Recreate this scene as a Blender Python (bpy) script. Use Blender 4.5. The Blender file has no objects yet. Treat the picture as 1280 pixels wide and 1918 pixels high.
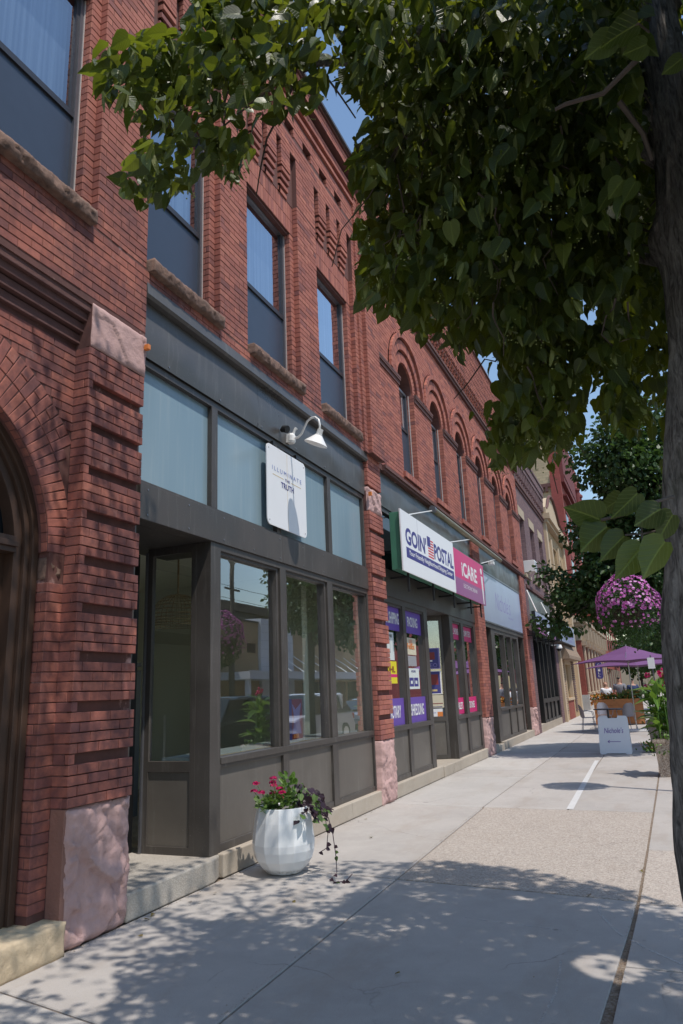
import bpy, bmesh, math, random
import numpy as np
from mathutils import Vector, Matrix, noise as mnoise
R_ = math.radians
random.seed(7); rng = np.random.default_rng(7)
S = bpy.context.scene; C = S.collection

# ------------------------------------------------------------------ camera
CAM = Vector((0, 0, 1.6)); F_PX = 1336.28
yaw, pit, rol = R_(-22.74124), R_(14.23355), R_(-2.36403)
fw = Vector((math.sin(yaw)*math.cos(pit), math.cos(yaw)*math.cos(pit), math.sin(pit)))
rt = Vector((math.cos(yaw), -math.sin(yaw), 0)); up = rt.cross(fw)
r2 = rt*math.cos(rol)+up*math.sin(rol); u2 = -rt*math.sin(rol)+up*math.cos(rol)
cd = bpy.data.cameras.new('camera'); cam = bpy.data.objects.new('camera', cd); C.objects.link(cam)
cd.lens = F_PX/1918*36; cd.sensor_width = 36; cd.clip_end = 2000; cd.clip_start = .05
cam.matrix_world = Matrix(((r2.x, u2.x, -fw.x, CAM.x), (r2.y, u2.y, -fw.y, CAM.y), (r2.z, u2.z, -fw.z, CAM.z), (0, 0, 0, 1)))
S.camera = cam
FWn, RTn, UPn, CAMn = (np.array(v) for v in (fw, r2, u2, CAM))
# ------------------------------------------------------------------ sky, sun, exposure
SUNV = Vector((.43, -.19, 1.0)).normalized()
w = bpy.data.worlds.new("World"); S.world = w; w.use_nodes = True
nt = w.node_tree; nt.nodes.clear()
sky = nt.nodes.new('ShaderNodeTexSky'); sky.sky_type = 'NISHITA'; sky.sun_disc = False
sky.sun_elevation = math.asin(SUNV.z); sky.sun_rotation = math.atan2(SUNV.x, SUNV.y)
sky.dust_density = .35; sky.air_density = 1.5; sky.ozone_density = 3.0; sky.altitude = 200
bg = nt.nodes.new('ShaderNodeBackground'); bg.inputs[1].default_value = .15
wo = nt.nodes.new('ShaderNodeOutputWorld'); nt.links.new(sky.outputs[0], bg.inputs[0]); nt.links.new(bg.outputs[0], wo.inputs[0])
sd = bpy.data.lights.new('sun', 'SUN'); sd.energy = 3.75; sd.angle = R_(.53); sd.color = (1, .94, .86)
so = bpy.data.objects.new('sun', sd); C.objects.link(so); so.rotation_euler = SUNV.to_track_quat('Z', 'Y').to_euler(); so.location = (10, -5, 30)
S.view_settings.view_transform = 'Standard'; S.view_settings.look = 'None'; S.view_settings.gamma = 1
S.view_settings.exposure = 0.07; S.view_settings.use_curve_mapping = False
S.render.engine = 'CYCLES'; S.cycles.max_bounces = 8; S.cycles.transparent_max_bounces = 16
S.cycles.sample_clamp_indirect = 4

def project(p):
    p = np.asarray(p, float)-CAMn; z = p@FWn
    return 640+F_PX*(p@RTn)/z, 959-F_PX*(p@UPn)/z, z
def ray(px, py):
    d = FWn+RTn*(px-640)/F_PX-UPn*(py-959)/F_PX
    return d/np.linalg.norm(d)

# ------------------------------------------------------------------ materials
class N:
    def __init__(s, name):
        s.m = bpy.data.materials.new(name); s.m.use_nodes = True; s.t = s.m.node_tree; s.t.nodes.clear()
        s.out = s.n('OutputMaterial')
    def n(s, t, **k):
        o = s.t.nodes.new('ShaderNode'+t)
        for a, v in k.items(): setattr(o, a, v)
        return o
    def l(s, a, b): s.t.links.new(a, b)
    def pos(s, scale=(1, 1, 1)):
        g = s.n('NewGeometry'); m = s.n('Mapping'); s.l(g.outputs['Position'], m.inputs[0]); m.inputs['Scale'].default_value = scale
        return m.outputs[0]
    def noise(s, sc, vec=None, detail=4, rough=.55, dist=0):
        o = s.n('TexNoise'); o.inputs['Scale'].default_value = sc; o.inputs['Detail'].default_value = detail
        o.inputs['Roughness'].default_value = rough; o.inputs['Distortion'].default_value = dist
        s.l(vec if vec is not None else s.pos(), o.inputs['Vector']); return o.outputs[0]
    def ramp(s, fac, stops):
        o = s.n('ValToRGB'); e = o.color_ramp.elements
        while len(e) > 1: e.remove(e[0])
        e[0].position = stops[0][0]; e[0].color = col(stops[0][1])
        for p, c in stops[1:]:
            x = e.new(p); x.color = col(c)
        s.l(fac, o.inputs[0]); return o.outputs[0]
    def mix(s, f, a, b, mode='MIX'):
        o = s.n('MixRGB', blend_type=mode)
        for i, v in ((0, f), (1, a), (2, b)):
            if hasattr(v, 'links') or isinstance(v, bpy.types.NodeSocket): s.l(v, o.inputs[i])
            else: o.inputs[i].default_value = v if i == 0 else col(v)
        return o.outputs[0]
    def math(s, op, a, b=0.0):
        o = s.n('Math', operation=op)
        for i, v in ((0, a), (1, b)):
            if isinstance(v, bpy.types.NodeSocket): s.l(v, o.inputs[i])
            else: o.inputs[i].default_value = v
        return o.outputs[0]
    def rnd(s):
        a = s.n('Attribute', attribute_name='rnd'); o = s.n('ObjectInfo')
        return s.math('FRACT', s.math('ADD', a.outputs['Fac'], o.outputs['Random']))
    def bump(s, h, st=.3, d=.01, nrm=None):
        b = s.n('Bump'); b.inputs['Strength'].default_value = st; b.inputs['Distance'].default_value = d; s.l(h, b.inputs['Height'])
        if nrm is not None: s.l(nrm, b.inputs['Normal'])
        return b.outputs[0]
    def prin(s, color, rough=.7, bump=None, metal=0, spec=.5, **k):
        p = s.n('BsdfPrincipled')
        for nm, v in (('Base Color', color), ('Roughness', rough), ('Metallic', metal), ('Specular IOR Level', spec)):
            if isinstance(v, bpy.types.NodeSocket): s.l(v, p.inputs[nm])
            else: p.inputs[nm].default_value = col(v) if nm == 'Base Color' else v
        if bump is not None: s.l(bump, p.inputs['Normal'])
        s.l(p.outputs[0], s.out.inputs[0]); return p
def col(c):
    if isinstance(c, (int, float)): return (c, c, c, 1)
    return (*c, 1) if len(c) == 3 else c

MAT = {}
def scuffed(name, c, rough):
    m = N(name); n1 = m.noise(1.2, detail=6, rough=.65); n2 = m.noise(1, m.pos((14, 14, 1.2)), 5, .7); n3 = m.noise(70, detail=3, rough=.7)
    cc = m.mix(m.ramp(n1, [(.3, 0), (.7, 1)]), tuple(x*.80 for x in c), tuple(x*1.22 for x in c)); cc = m.mix(m.math('MULTIPLY', m.ramp(n2, [(.56, 0), (.72, 1)]), .35), cc, (.22, .21, .195))
    cc = m.mix(m.math('MULTIPLY', m.ramp(n3, [(.66, 0), (.70, 1)]), .5), cc, (.30, .29, .27))
    rr = m.ramp(n1, [(.3, rough-.10), (.75, rough+.14)]); m.prin(cc, rr, m.bump(m.noise(3.2, detail=3), .14, .006), 0, .5); MAT[name] = m.m
def simple(name, c, rough=.6, metal=0, var=.12, sc=8, bump=.1, bsc=60, spec=.5):
    m = N(name); n1 = m.noise(sc); c = c if not isinstance(c, (int, float)) else (c,)*3
    cc = m.mix(n1, tuple(x*(1-var) for x in c), tuple(min(1, x*(1+var)) for x in c))
    m.prin(cc, rough, m.bump(m.noise(bsc), bump, .004) if bump else None, metal, spec); MAT[name] = m.m; return m.m

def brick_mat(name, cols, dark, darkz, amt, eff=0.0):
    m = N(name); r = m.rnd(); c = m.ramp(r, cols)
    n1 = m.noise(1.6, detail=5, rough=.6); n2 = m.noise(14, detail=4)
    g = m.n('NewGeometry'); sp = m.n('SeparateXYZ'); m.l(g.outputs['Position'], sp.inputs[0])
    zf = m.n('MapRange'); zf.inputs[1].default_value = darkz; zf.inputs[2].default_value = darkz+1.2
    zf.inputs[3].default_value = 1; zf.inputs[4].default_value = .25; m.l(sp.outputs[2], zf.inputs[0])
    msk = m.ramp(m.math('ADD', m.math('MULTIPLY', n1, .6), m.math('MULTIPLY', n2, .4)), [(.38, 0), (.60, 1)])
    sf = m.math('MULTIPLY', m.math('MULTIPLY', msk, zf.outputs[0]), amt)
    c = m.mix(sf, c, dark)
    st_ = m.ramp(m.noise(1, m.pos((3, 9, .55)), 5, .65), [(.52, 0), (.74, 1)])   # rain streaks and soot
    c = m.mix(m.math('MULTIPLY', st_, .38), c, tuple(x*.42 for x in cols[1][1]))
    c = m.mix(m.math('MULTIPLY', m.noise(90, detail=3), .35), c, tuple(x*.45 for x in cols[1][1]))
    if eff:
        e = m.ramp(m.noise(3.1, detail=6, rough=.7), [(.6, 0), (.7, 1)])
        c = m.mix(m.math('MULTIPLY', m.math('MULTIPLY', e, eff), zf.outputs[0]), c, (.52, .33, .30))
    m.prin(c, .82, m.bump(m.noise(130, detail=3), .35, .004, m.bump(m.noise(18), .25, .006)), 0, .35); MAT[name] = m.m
RED = [(0, (.24, .09, .078)), (.10, (.38, .13, .095)), (.5, (.48, .165, .118)), (.8, (.54, .20, .138)), (.92, (.43, .15, .118)), (1, (.23, .095, .09))]
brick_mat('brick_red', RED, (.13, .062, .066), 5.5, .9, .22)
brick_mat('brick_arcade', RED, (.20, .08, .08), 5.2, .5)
brick_mat('brick_dark', [(0, (.14, .05, .05)), (.5, (.20, .07, .062)), (1, (.26, .09, .075))], (.1, .05, .055), 20, .5)
brick_mat('mortar_red', [(0, (.13, .058, .05)), (1, (.18, .08, .068))], (.08, .045, .042), 6, .6, 1.0)
def far_brick(name, c1, c2, mortar, sx=.215, sz=.075, vec='yz'):
    m = N(name); g = m.n('NewGeometry'); sp = m.n('SeparateXYZ'); m.l(g.outputs['Position'], sp.inputs[0])
    cb = m.n('CombineXYZ'); m.l(m.math('ADD', sp.outputs[0], sp.outputs[1]), cb.inputs[0]); m.l(sp.outputs[2], cb.inputs[1])
    b = m.n('TexBrick'); m.l(cb.outputs[0], b.inputs['Vector']); b.inputs['Scale'].default_value = 1
    b.inputs['Brick Width'].default_value = sx; b.inputs['Row Height'].default_value = sz; b.inputs['Mortar Size'].default_value = .006
    b.inputs['Color1'].default_value = col(c1); b.inputs['Color2'].default_value = col(c2); b.inputs['Mortar'].default_value = col(mortar)
    c = m.mix(m.math('MULTIPLY', m.ramp(m.noise(.7, detail=6), [(.4, 0), (.7, 1)]), .35), b.outputs[0], tuple(x*.5 for x in c1))
    m.prin(c, .85, m.bump(b.outputs['Fac'], .5, -.006), 0, .3); MAT[name] = m.m
far_brick('brick_brown', (.24, .15, .15), (.17, .105, .115), (.12, .085, .085))
far_brick('brick_tan', (.52, .36, .20), (.44, .30, .17), (.30, .23, .16))
far_brick('brick_tower', (.34, .085, .07), (.28, .07, .06), (.24, .09, .08))
far_brick('brick_bank', (.34, .085, .06), (.27, .065, .05), (.2, .09, .07))
far_brick('rubble_tan', (.55, .44, .28), (.42, .34, .22), (.25, .2, .14), .5, .22)

def stone(name, c, dark, sc=3.0, amt=.7):
    m = N(name); n1 = m.noise(sc, m.pos((1, 1, .6)), 7, .65, .6); n2 = m.noise(40, detail=5)
    k = m.ramp(n1, [(.35, 0), (.72, 1)]); cc = m.mix(m.math('MULTIPLY', k, amt), c, dark)
    cc = m.mix(m.math('MULTIPLY', n2, .35), cc, tuple(x*.6 for x in c))
    m.prin(cc, .85, m.bump(n2, .5, .006, m.bump(m.noise(9, detail=6, rough=.7), .6, .02)), 0, .3); MAT[name] = m.m
stone('sandstone_pink', (.58, .38, .35), (.36, .22, .22), 3, .5)
stone('sandstone_side', (.34, .17, .13), (.22, .12, .10))
stone('sandstone_brown', (.27, .165, .125), (.06, .042, .038), 9, 1.0)
stone('sandstone_cream', (.56, .45, .31), (.40, .29, .19), 4, .5)
stone('stone_trim_dark', (.17, .085, .075), (.09, .05, .05), 4, .7)
stone('stone_tan', (.50, .40, .29), (.36, .28, .21), 2, .5)
stone('bark_far', (.07, .055, .045), (.03, .025, .02), 12)

def concrete(name, c, speck=.0, stain=.25, tint=None):
    m = N(name); r = m.rnd()
    n1 = m.noise(.9, detail=7, rough=.6); n2 = m.noise(160, detail=2, rough=.8); n3 = m.noise(7, detail=5, rough=.65)
    cc = m.mix(r, tuple(x*.93 for x in c), tuple(x*1.06 for x in c))
    cc = m.mix(m.math('MULTIPLY', m.ramp(n1, [(.38, 0), (.68, 1)]), stain), cc, tuple(x*.68 for x in c))
    cc = m.mix(m.math('MULTIPLY', m.ramp(n3, [(.45, 0), (.75, 1)]), stain*.7), cc, tuple(x*1.18 for x in c))
    k = m.ramp(n2, [(.36, 1), (.47, 0)]); cc = m.mix(m.math('MULTIPLY', k, .35), cc, tuple(x*.45 for x in c))
    # small dark spots (gum, drips)
    v = m.n('TexVoronoi'); v.inputs['Scale'].default_value = 2.3; m.l(m.pos(), v.inputs['Vector'])
    cc = m.mix(m.math('MULTIPLY', m.ramp(v.outputs['Distance'], [(.03, 1), (.06, 0)]), .6), cc, tuple(x*.35 for x in c))
    vc = m.n('TexVoronoi', feature='DISTANCE_TO_EDGE'); vc.inputs['Scale'].default_value = .55
    ps = m.n('VectorMath', operation='ADD'); nz_ = m.n('TexNoise'); nz_.inputs['Scale'].default_value = 3.5; nz_.inputs['Detail'].default_value = 6; m.l(m.pos(), nz_.inputs['Vector']); m.l(m.pos(), ps.inputs[0])
    sc_ = m.n('VectorMath', operation='SCALE'); m.l(nz_.outputs['Color'], sc_.inputs[0]); sc_.inputs['Scale'].default_value = .35; m.l(sc_.outputs[0], ps.inputs[1]); m.l(ps.outputs[0], vc.inputs['Vector'])
    ck = m.math('MULTIPLY', m.ramp(vc.outputs['Distance'], [(.0, 1), (.0045, 0)]), m.ramp(m.noise(.8, detail=2), [(.52, 0), (.6, 1)]))
    cc = m.mix(m.math('MULTIPLY', ck, .6), cc, tuple(x*.3 for x in c))
    cc = m.mix(m.math('MULTIPLY', m.ramp(m.noise(2.2, m.pos((1, .35, 1)), 8, .72), [(.5, 0), (.66, 1)]), stain*1.1), cc, (c[0]*.78, c[1]*.72, c[2]*.66))
    h = m.noise(220, detail=2)
    if speck:
        v2 = m.n('TexVoronoi'); v2.inputs['Scale'].default_value = 75; m.l(m.pos(), v2.inputs['Vector'])
        sc = m.n('SeparateColor'); m.l(v2.outputs['Color'], sc.inputs[0])
        cc = m.mix(speck, cc, m.ramp(sc.outputs[0], [(0, (.13, .10, .085)), (.25, (.30, .25, .21)), (.6, (.44, .37, .31)), (.85, (.60, .54, .47)), (1, (.25, .16, .12))]))
        h = v2.outputs['Distance']
    m.prin(cc, .9, m.bump(h, .45, .005), 0, .25); MAT[name] = m.m
concrete('concrete', (.44, .405, .375), 0, .45); concrete('concrete_light', (.475, .445, .415), 0, .38)
concrete('concrete_aggregate', (.44, .39, .345), .42); concrete('concrete_step', (.40, .37, .33), .15, .35)
concrete('concrete_curb', (.46, .40, .33), 0, .4); concrete('asphalt', (.06, .06, .062), .0, .3)
concrete('joint_dirt', (.17, .12, .08), .3); concrete('planter_aggregate', (.30, .21, .16), .7, .2)
scuffed('metal_bronze', (.070, .061, .055), .44); scuffed('panel_bronze', (.128, .113, .098), .50)
scuffed('fascia_metal', (.088, .084, .082), .36)
simple('metal_dark', (.02, .02, .022), .4, .3); simple('metal_black', (.012, .012, .013), .5)
simple('metal_bright', (.55, .55, .56), .3, .9, .05); simple('metal_sash', (.20, .20, .22), .35, .6, .15)
simple('metal_sash_dark', (.055, .055, .062), .4, .4, .2); simple('metal_rust', (.30, .09, .03), .8, .2, .4, 40)
simple('gutter_brass', (.30, .25, .15), .4, .6, .3, 6); simple('wood_dark', (.066, .036, .024), .5, 0, .25, 5, .2, 20)
simple('white_paint', (.78, .77, .76), .35, 0, .03); simple('white_panel', (.80, .80, .81), .4, 0, .02, 3, 0)
simple('lamp_white', (.82, .80, .77), .28, 0, .03, 5, 0); simple('cream_wall', (.80, .79, .66), .8, 0, .04, 2, .05)
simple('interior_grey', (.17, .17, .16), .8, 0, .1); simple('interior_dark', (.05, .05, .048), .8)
simple('floor_wood', (.42, .33, .24), .5, 0, .3, 4); simple('shelf_white', (.66, .72, .74), .5, 0, .04)
simple('pine_edge', (.55, .40, .22), .6, 0, .2, 12); simple('pot_white', (.78, .79, .80), .28, 0, .03, 3, .03)
simple('soil', (.05, .035, .025), .95, 0, .4, 20, .6); simple('rattan', (.36, .25, .12), .7, 0, .3, 50)
simple('green_metal', (.05, .19, .12), .5, 0, .2, 4); simple('ink_navy', (.055, .05, .22), .5, 0, .03, 3, 0)
simple('ink_blue_light', (.16, .22, .5), .5, 0, .03, 3, 0); simple('ink_red', (.62, .05, .06), .5, 0, .03, 3, 0)
simple('ink_magenta', (.62, .025, .17), .45, 0, .05, 3, 0); simple('ink_plum', (.30, .10, .25), .45, 0, .05, 3, 0)
simple('ink_purple', (.14, .075, .36), .5, 0, .04, 3, 0); simple('ink_violet_pale', (.27, .22, .50), .5, 0, .04, 3, 0)
simple('ink_white', (.80, .79, .80), .5, 0, .02, 3, 0); simple('ink_yellow', (.72, .62, .03), .5, 0, .03, 3, 0)
simple('ink_orange', (.70, .22, .05), .5, 0, .03, 3, 0); simple('ink_black', (.02, .02, .025), .5, 0, .03, 3, 0)
simple('ink_grey', (.32, .32, .34), .5, 0, .03, 3, 0); simple('ink_gold', (.62, .47, .22), .5, 0, .03, 3, 0)
simple('ink_maroon', (.24, .03, .03), .5, 0, .03, 3, 0); simple('ink_skin', (.62, .34, .22), .5, 0, .1, 9, 0)
simple('paper_pale', (.62, .66, .64), .6, 0, .05, 6, 0); simple('paper_cream', (.62, .56, .42), .6, 0, .05, 6, 0)
simple('ink_teal', (.02, .20, .42), .5, 0, .3, 6, 0); simple('aframe_white', (.66, .70, .76), .45, 0, .04, 5, .05)
simple('umbrella_purple', (.14, .05, .15), .75, 0, .12, 2, .1, 30); simple('cedar', (.42, .17, .06), .6, 0, .3, 6, .2)
simple('chair_grey', (.36, .35, .39), .45, .5, .1); simple('table_dark', (.07, .07, .08), .4, .3)
simple('skin', (.52, .29, .20), .55, 0, .08); simple('hair_dark', (.02, .014, .012), .5); simple('hair_auburn', (.28, .11, .05), .5)
simple('cloth_white', (.72, .72, .75), .8); simple('cloth_grey', (.22, .22, .25), .8); simple('cloth_navy', (.02, .035, .10), .8); simple('cloth_black', (.02, .02, .022), .8)
simple('car_white', (.62, .63, .64), .2, .1, .02, 2, 0); simple('car_grey', (.05, .055, .065), .2, .4, .02, 2, 0); simple('car_silver', (.33, .34, .36), .22, .6, .02, 2, 0)
simple('rubber', (.02, .02, .02), .8); simple('car_glass', (.02, .025, .03), .05, 0, .1, 2, 0, 1); simple('lamp_red', (.4, .01, .01), .2)
simple('concrete_white', (.70, .71, .72), .8, 0, .05); simple('roof_dark', (.10, .075, .06), .8); simple('wood_pole', (.12, .095, .075), .8, 0, .3, 10)
simple('vinyl_white', (.70, .70, .71), .6, 0, .06, 6); simple('curtain_blue', (.30, .36, .44), .8, 0, .2, 3); simple('screen_dark', (.055, .07, .10), .35, .2, .1)
simple('efflor', (.55, .48, .45), .9); simple('stucco_tan', (.52, .40, .27), .85, 0, .12, 2, .2); simple('shingle', (.28, .20, .14), .85, 0, .2, 14, .3)
simple('terracotta_dark', (.16, .035, .035), .8, 0, .3, 6, .4); simple('dome_black', (.01, .01, .012), .1)
simple('debris', (.20, .14, .08), .9, 0, .4, 30); simple('white_marking', (.56, .55, .54), .8, 0, .2, 12)

def chalk_mat():
    m = N('chalk'); t = m.n('BsdfTransparent'); d = m.n('BsdfDiffuse'); d.inputs[0].default_value = (.62, .61, .6, 1); mx = m.n('MixShader')
    m.l(m.math('MULTIPLY', m.ramp(m.noise(55, detail=4), [(.40, 0), (.62, 1)]), .45), mx.inputs[0]); m.l(t.outputs[0], mx.inputs[1]); m.l(d.outputs[0], mx.inputs[2]); m.l(mx.outputs[0], m.out.inputs[0]); MAT['chalk'] = m.m
chalk_mat()
def grime():
    m = N('pot_grime'); t = m.n('BsdfTransparent'); d = m.n('BsdfDiffuse'); d.inputs[0].default_value = (.25, .20, .15, 1); mx = m.n('MixShader')
    m.l(m.math('MULTIPLY', m.ramp(m.noise(26, detail=6, rough=.7), [(.45, 0), (.7, 1)]), .6), mx.inputs[0]); m.l(t.outputs[0], mx.inputs[1]); m.l(d.outputs[0], mx.inputs[2]); m.l(mx.outputs[0], m.out.inputs[0]); MAT['pot_grime'] = m.m
grime()
def frosted():
    m = N('frosted_blue'); n1 = m.noise(1.1, detail=3); gz = m.ramp(m.noise(1, m.pos((1, .8, .25)), 2), [(.35, 0), (.65, 1)]); c = m.mix(gz, (.19, .285, .345), (.28, .375, .425)); c = m.mix(m.math('MULTIPLY', m.ramp(m.noise(1, m.pos((20, 20, 1.0)), 4), [(.5, 0), (.7, 1)]), .12), c, (.5, .52, .5))
    m.prin(c, .22, None, 0, .6); MAT['frosted_blue'] = m.m
frosted(); simple('sign_pale_blue', (.36, .42, .56), .3, 0, .12, 1.2, .1, 3)
def glass(name, tint, refl=1.0, rough=0.0, wave=.0):
    m = N(name); t = m.n('BsdfTransparent'); t.inputs[0].default_value = col(tint)
    g = m.n('BsdfGlossy'); g.inputs['Roughness'].default_value = rough; g.inputs[0].default_value = (.92, .95, 1, 1)
    ge = m.n('NewGeometry'); dt = m.n('VectorMath', operation='DOT_PRODUCT'); m.l(ge.outputs['Incoming'], dt.inputs[0]); m.l(ge.outputs['Normal'], dt.inputs[1])
    c_ = m.math('ABSOLUTE', dt.outputs['Value']); k_ = m.math('POWER', m.math('SUBTRACT', 1.0, c_), 5.0)   # Schlick, two faces of the pane
    f = m.math('MULTIPLY', m.math('ADD', m.math('MULTIPLY', k_, .96), .045), 2*refl); f = m.math('MINIMUM', f, .97)
    if wave:
        b = m.bump(m.noise(1.3, detail=1), wave, .02); m.l(b, g.inputs['Normal'])
    mx = m.n('MixShader'); m.l(f, mx.inputs[0]); m.l(t.outputs[0], mx.inputs[1]); m.l(g.outputs[0], mx.inputs[2])
    m.l(mx.outputs[0], m.out.inputs[0]); MAT[name] = m.m
glass('shop_glass', (.92, .96, .93), 2.6, 0, .05); glass('window_glass', (.65, .72, .78), 2.4, .0, .09); glass('car_pane', (.25, .28, .3), 1.2)
def curtain():
    m = N('curtain'); g = m.noise(1, m.pos((1, 22, .25)), 2); c = m.mix(m.ramp(g, [(.35, 0), (.65, 1)]), (.18, .24, .36), (.42, .50, .62)); m.prin(c, .8); MAT['curtain'] = m.m
curtain()
def bark():
    m = N('bark'); v = m.pos((1, 1, .22)); n1 = m.noise(38, v, 8, .7, 1.2); n2 = m.noise(5, detail=4)
    c = m.ramp(n1, [(.3, (.028, .025, .024)), (.44, (.13, .115, .105)), (.62, (.27, .245, .225)), (1, (.42, .39, .36))])
    c = m.mix(m.math('MULTIPLY', m.ramp(n2, [(.55, 0), (.72, 1)]), .3), c, (.075, .085, .05))
    m.prin(c, .92, m.bump(n1, .9, .02), 0, .2); MAT['bark'] = m.m
    m = N('twig_bark'); m.prin(m.mix(m.noise(20), (.05, .035, .027), (.11, .085, .07)), .85); MAT['twig_bark'] = m.m
bark()
def leafmat(name, cols, trans, tf=.32, rough=.38):
    m = N(name); r = m.rnd(); c = m.ramp(r, cols)
    c = m.mix(m.math('MULTIPLY', m.noise(35, detail=3), .3), c, tuple(x*.6 for x in cols[0][1]))
    at_ = m.n('Attribute', attribute_name='lc'); sx_ = m.n('SeparateXYZ'); m.l(at_.outputs['Vector'], sx_.inputs[0]); ax_ = m.math('ABSOLUTE', sx_.outputs[0])
    ln = m.math('ABSOLUTE', m.math('SUBTRACT', m.math('FRACT', m.math('MULTIPLY', m.math('SUBTRACT', sx_.outputs[1], m.math('MULTIPLY', ax_, .9)), 6.5)), .5))
    vein = m.math('MAXIMUM', m.ramp(ln, [(.0, 1), (.09, 0)]), m.ramp(ax_, [(.012, 1), (.03, 0)]))
    c = m.mix(m.math('MULTIPLY', vein, .38), c, tuple(min(1, x*2.6) for x in cols[-1][1]))
    p = m.prin(c, rough, m.bump(vein, .35, .002, m.bump(m.noise(60), .2, .003)), 0, .35)
    t = m.n('BsdfTranslucent'); tc = m.mix(vein, trans, tuple(x*.6 for x in trans)); m.l(tc, t.inputs[0])
    mx = m.n('MixShader'); mx.inputs[0].default_value = tf; m.l(p.outputs[0], mx.inputs[1]); m.l(t.outputs[0], mx.inputs[2]); m.l(mx.outputs[0], m.out.inputs[0]); MAT[name] = m.m
leafmat('leaf_linden', [(0, (.016, .030, .012)), (.5, (.028, .052, .017)), (.85, (.046, .080, .022)), (1, (.12, .15, .03))], (.32, .38, .025), .29)
leafmat('bract_linden', [(0, (.13, .17, .06)), (1, (.22, .25, .09))], (.34, .40, .09), .38, .6)
leafmat('leaf_dry', [(0, (.16, .10, .04)), (.6, (.24, .18, .06)), (1, (.14, .18, .05))], (.2, .15, .03), .15)
leafmat('leaf_far', [(0, (.022, .05, .018)), (.5, (.04, .08, .024)), (1, (.065, .12, .035))], (.10, .19, .03), .25)
leafmat('leaf_canna', [(0, (.05, .11, .02)), (1, (.12, .22, .04))], (.25, .42, .05), .3)
leafmat('leaf_geranium', [(0, (.06, .12, .03)), (1, (.14, .22, .06))], (.20, .35, .05), .25)
leafmat('leaf_purple', [(0, (.018, .010, .014)), (1, (.045, .022, .035))], (.10, .015, .03), .15)
leafmat('petal_magenta', [(0, (.50, .01, .10)), (1, (.68, .03, .16))], (.8, .03, .2), .25)
leafmat('petal_petunia', [(0, (.55, .08, .42)), (.6, (.75, .20, .60)), (1, (.85, .42, .76))], (.6, .12, .5), .3)
leafmat('petal_orange', [(0, (.5, .12, .02)), (1, (.65, .3, .05))], (.6, .2, .03), .3)

# ------------------------------------------------------------------ mesh helpers
class MB:
    def __init__(s): s.v = []; s.f = []; s.r = []; s.m = []
    def add(s, vs, fs, rnd=None, mi=0):
        o = len(s.v); s.v += [tuple(p) for p in vs]
        rr = random.random() if rnd is None else rnd
        for f in fs: s.f.append([i+o for i in f]); s.r.append(rr); s.m.append(mi)
    def box(s, x0, x1, y0, y1, z0, z1, rnd=None, mi=0):
        if min(abs(x1-x0), abs(y1-y0), abs(z1-z0)) > .011:   # joinery is never exactly flush
            j = [random.uniform(0, .0011) for _ in range(6)]; x0 -= j[0]; x1 += j[1]; y0 -= j[2]; y1 += j[3]; z0 -= j[4]; z1 += j[5]
        s.add([(x, y, z) for z in (z0, z1) for y in (y0, y1) for x in (x0, x1)],
              [(0, 2, 3, 1), (4, 5, 7, 6), (0, 1, 5, 4), (2, 6, 7, 3), (0, 4, 6, 2), (1, 3, 7, 5)], rnd, mi); return s
    def quad(s, pts, rnd=None, mi=0): s.add(pts, [tuple(range(len(pts)))], rnd, mi); return s
    def tube(s, pts, rad, n=8, rnd=None, mi=0, cap=True):
        P = [Vector(p) for p in pts]; rad = rad if hasattr(rad, '__len__') else [rad]*len(P); vs = []; ref = None
        for i, p in enumerate(P):
            t = (P[min(i+1, len(P)-1)]-P[max(i-1, 0)]).normalized()
            if ref is None: ref = t.orthogonal().normalized()
            ref = (ref-t*ref.dot(t)); ref = ref.normalized() if ref.length > 1e-6 else t.orthogonal().normalized()
            b = t.cross(ref)
            for k in range(n):
                a = 2*math.pi*k/n; vs.append(p+(ref*math.cos(a)+b*math.sin(a))*rad[i])
        fs = [(i*n+k, i*n+(k+1) % n, (i+1)*n+(k+1) % n, (i+1)*n+k) for i in range(len(P)-1) for k in range(n)]
        if cap: fs += [tuple(range(n))[::-1], tuple(range((len(P)-1)*n, len(P)*n))]
        s.add(vs, fs, rnd, mi); return s
    def lathe(s, c, prof, n=24, rnd=None, mi=0):
        vs = [(c[0]+r*math.cos(2*math.pi*k/n), c[1]+r*math.sin(2*math.pi*k/n), c[2]+z) for r, z in prof for k in range(n)]
        fs = [(i*n+k, i*n+(k+1) % n, (i+1)*n+(k+1) % n, (i+1)*n+k) for i in range(len(prof)-1) for k in range(n)]
        s.add(vs, fs, rnd, mi); return s
    def prism(s, poly, axis, a, b, rnd=None, mi=0):
        # poly: 2D points in the other two axes, extruded between a and b
        def P(p, t): return {'x': (t, p[0], p[1]), 'y': (p[0], t, p[1]), 'z': (p[0], p[1], t)}[axis]
        n = len(poly); vs = [P(p, a) for p in poly]+[P(p, b) for p in poly]
        fs = [tuple(range(n))[::-1], tuple(range(n, 2*n))]+[(i, (i+1) % n, n+(i+1) % n, n+i) for i in range(n)]
        s.add(vs, fs, rnd, mi); return s
    def mesh(s, name, mats):
        me = bpy.data.meshes.new(name); me.from_pydata(s.v, [], s.f)
        for m in ([mats] if isinstance(mats, str) else mats): me.materials.append(MAT[m])
        a = me.attributes.new('rnd', 'FLOAT', 'FACE'); a.data.foreach_set('value', s.r)
        me.polygons.foreach_set('material_index', s.m); me.update(); return me
def link(name, me, parent=None, **props):
    o = bpy.data.objects.new(name, me); C.objects.link(o)
    if parent is not None:
        o.parent = parent
        base = parent
        while base.parent is not None: base = base.parent
        if parent.parent is None: o.matrix_parent_inverse = Matrix.Translation(-parent.location)
    for k, v in props.items(): o[k] = v
    return o
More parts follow.
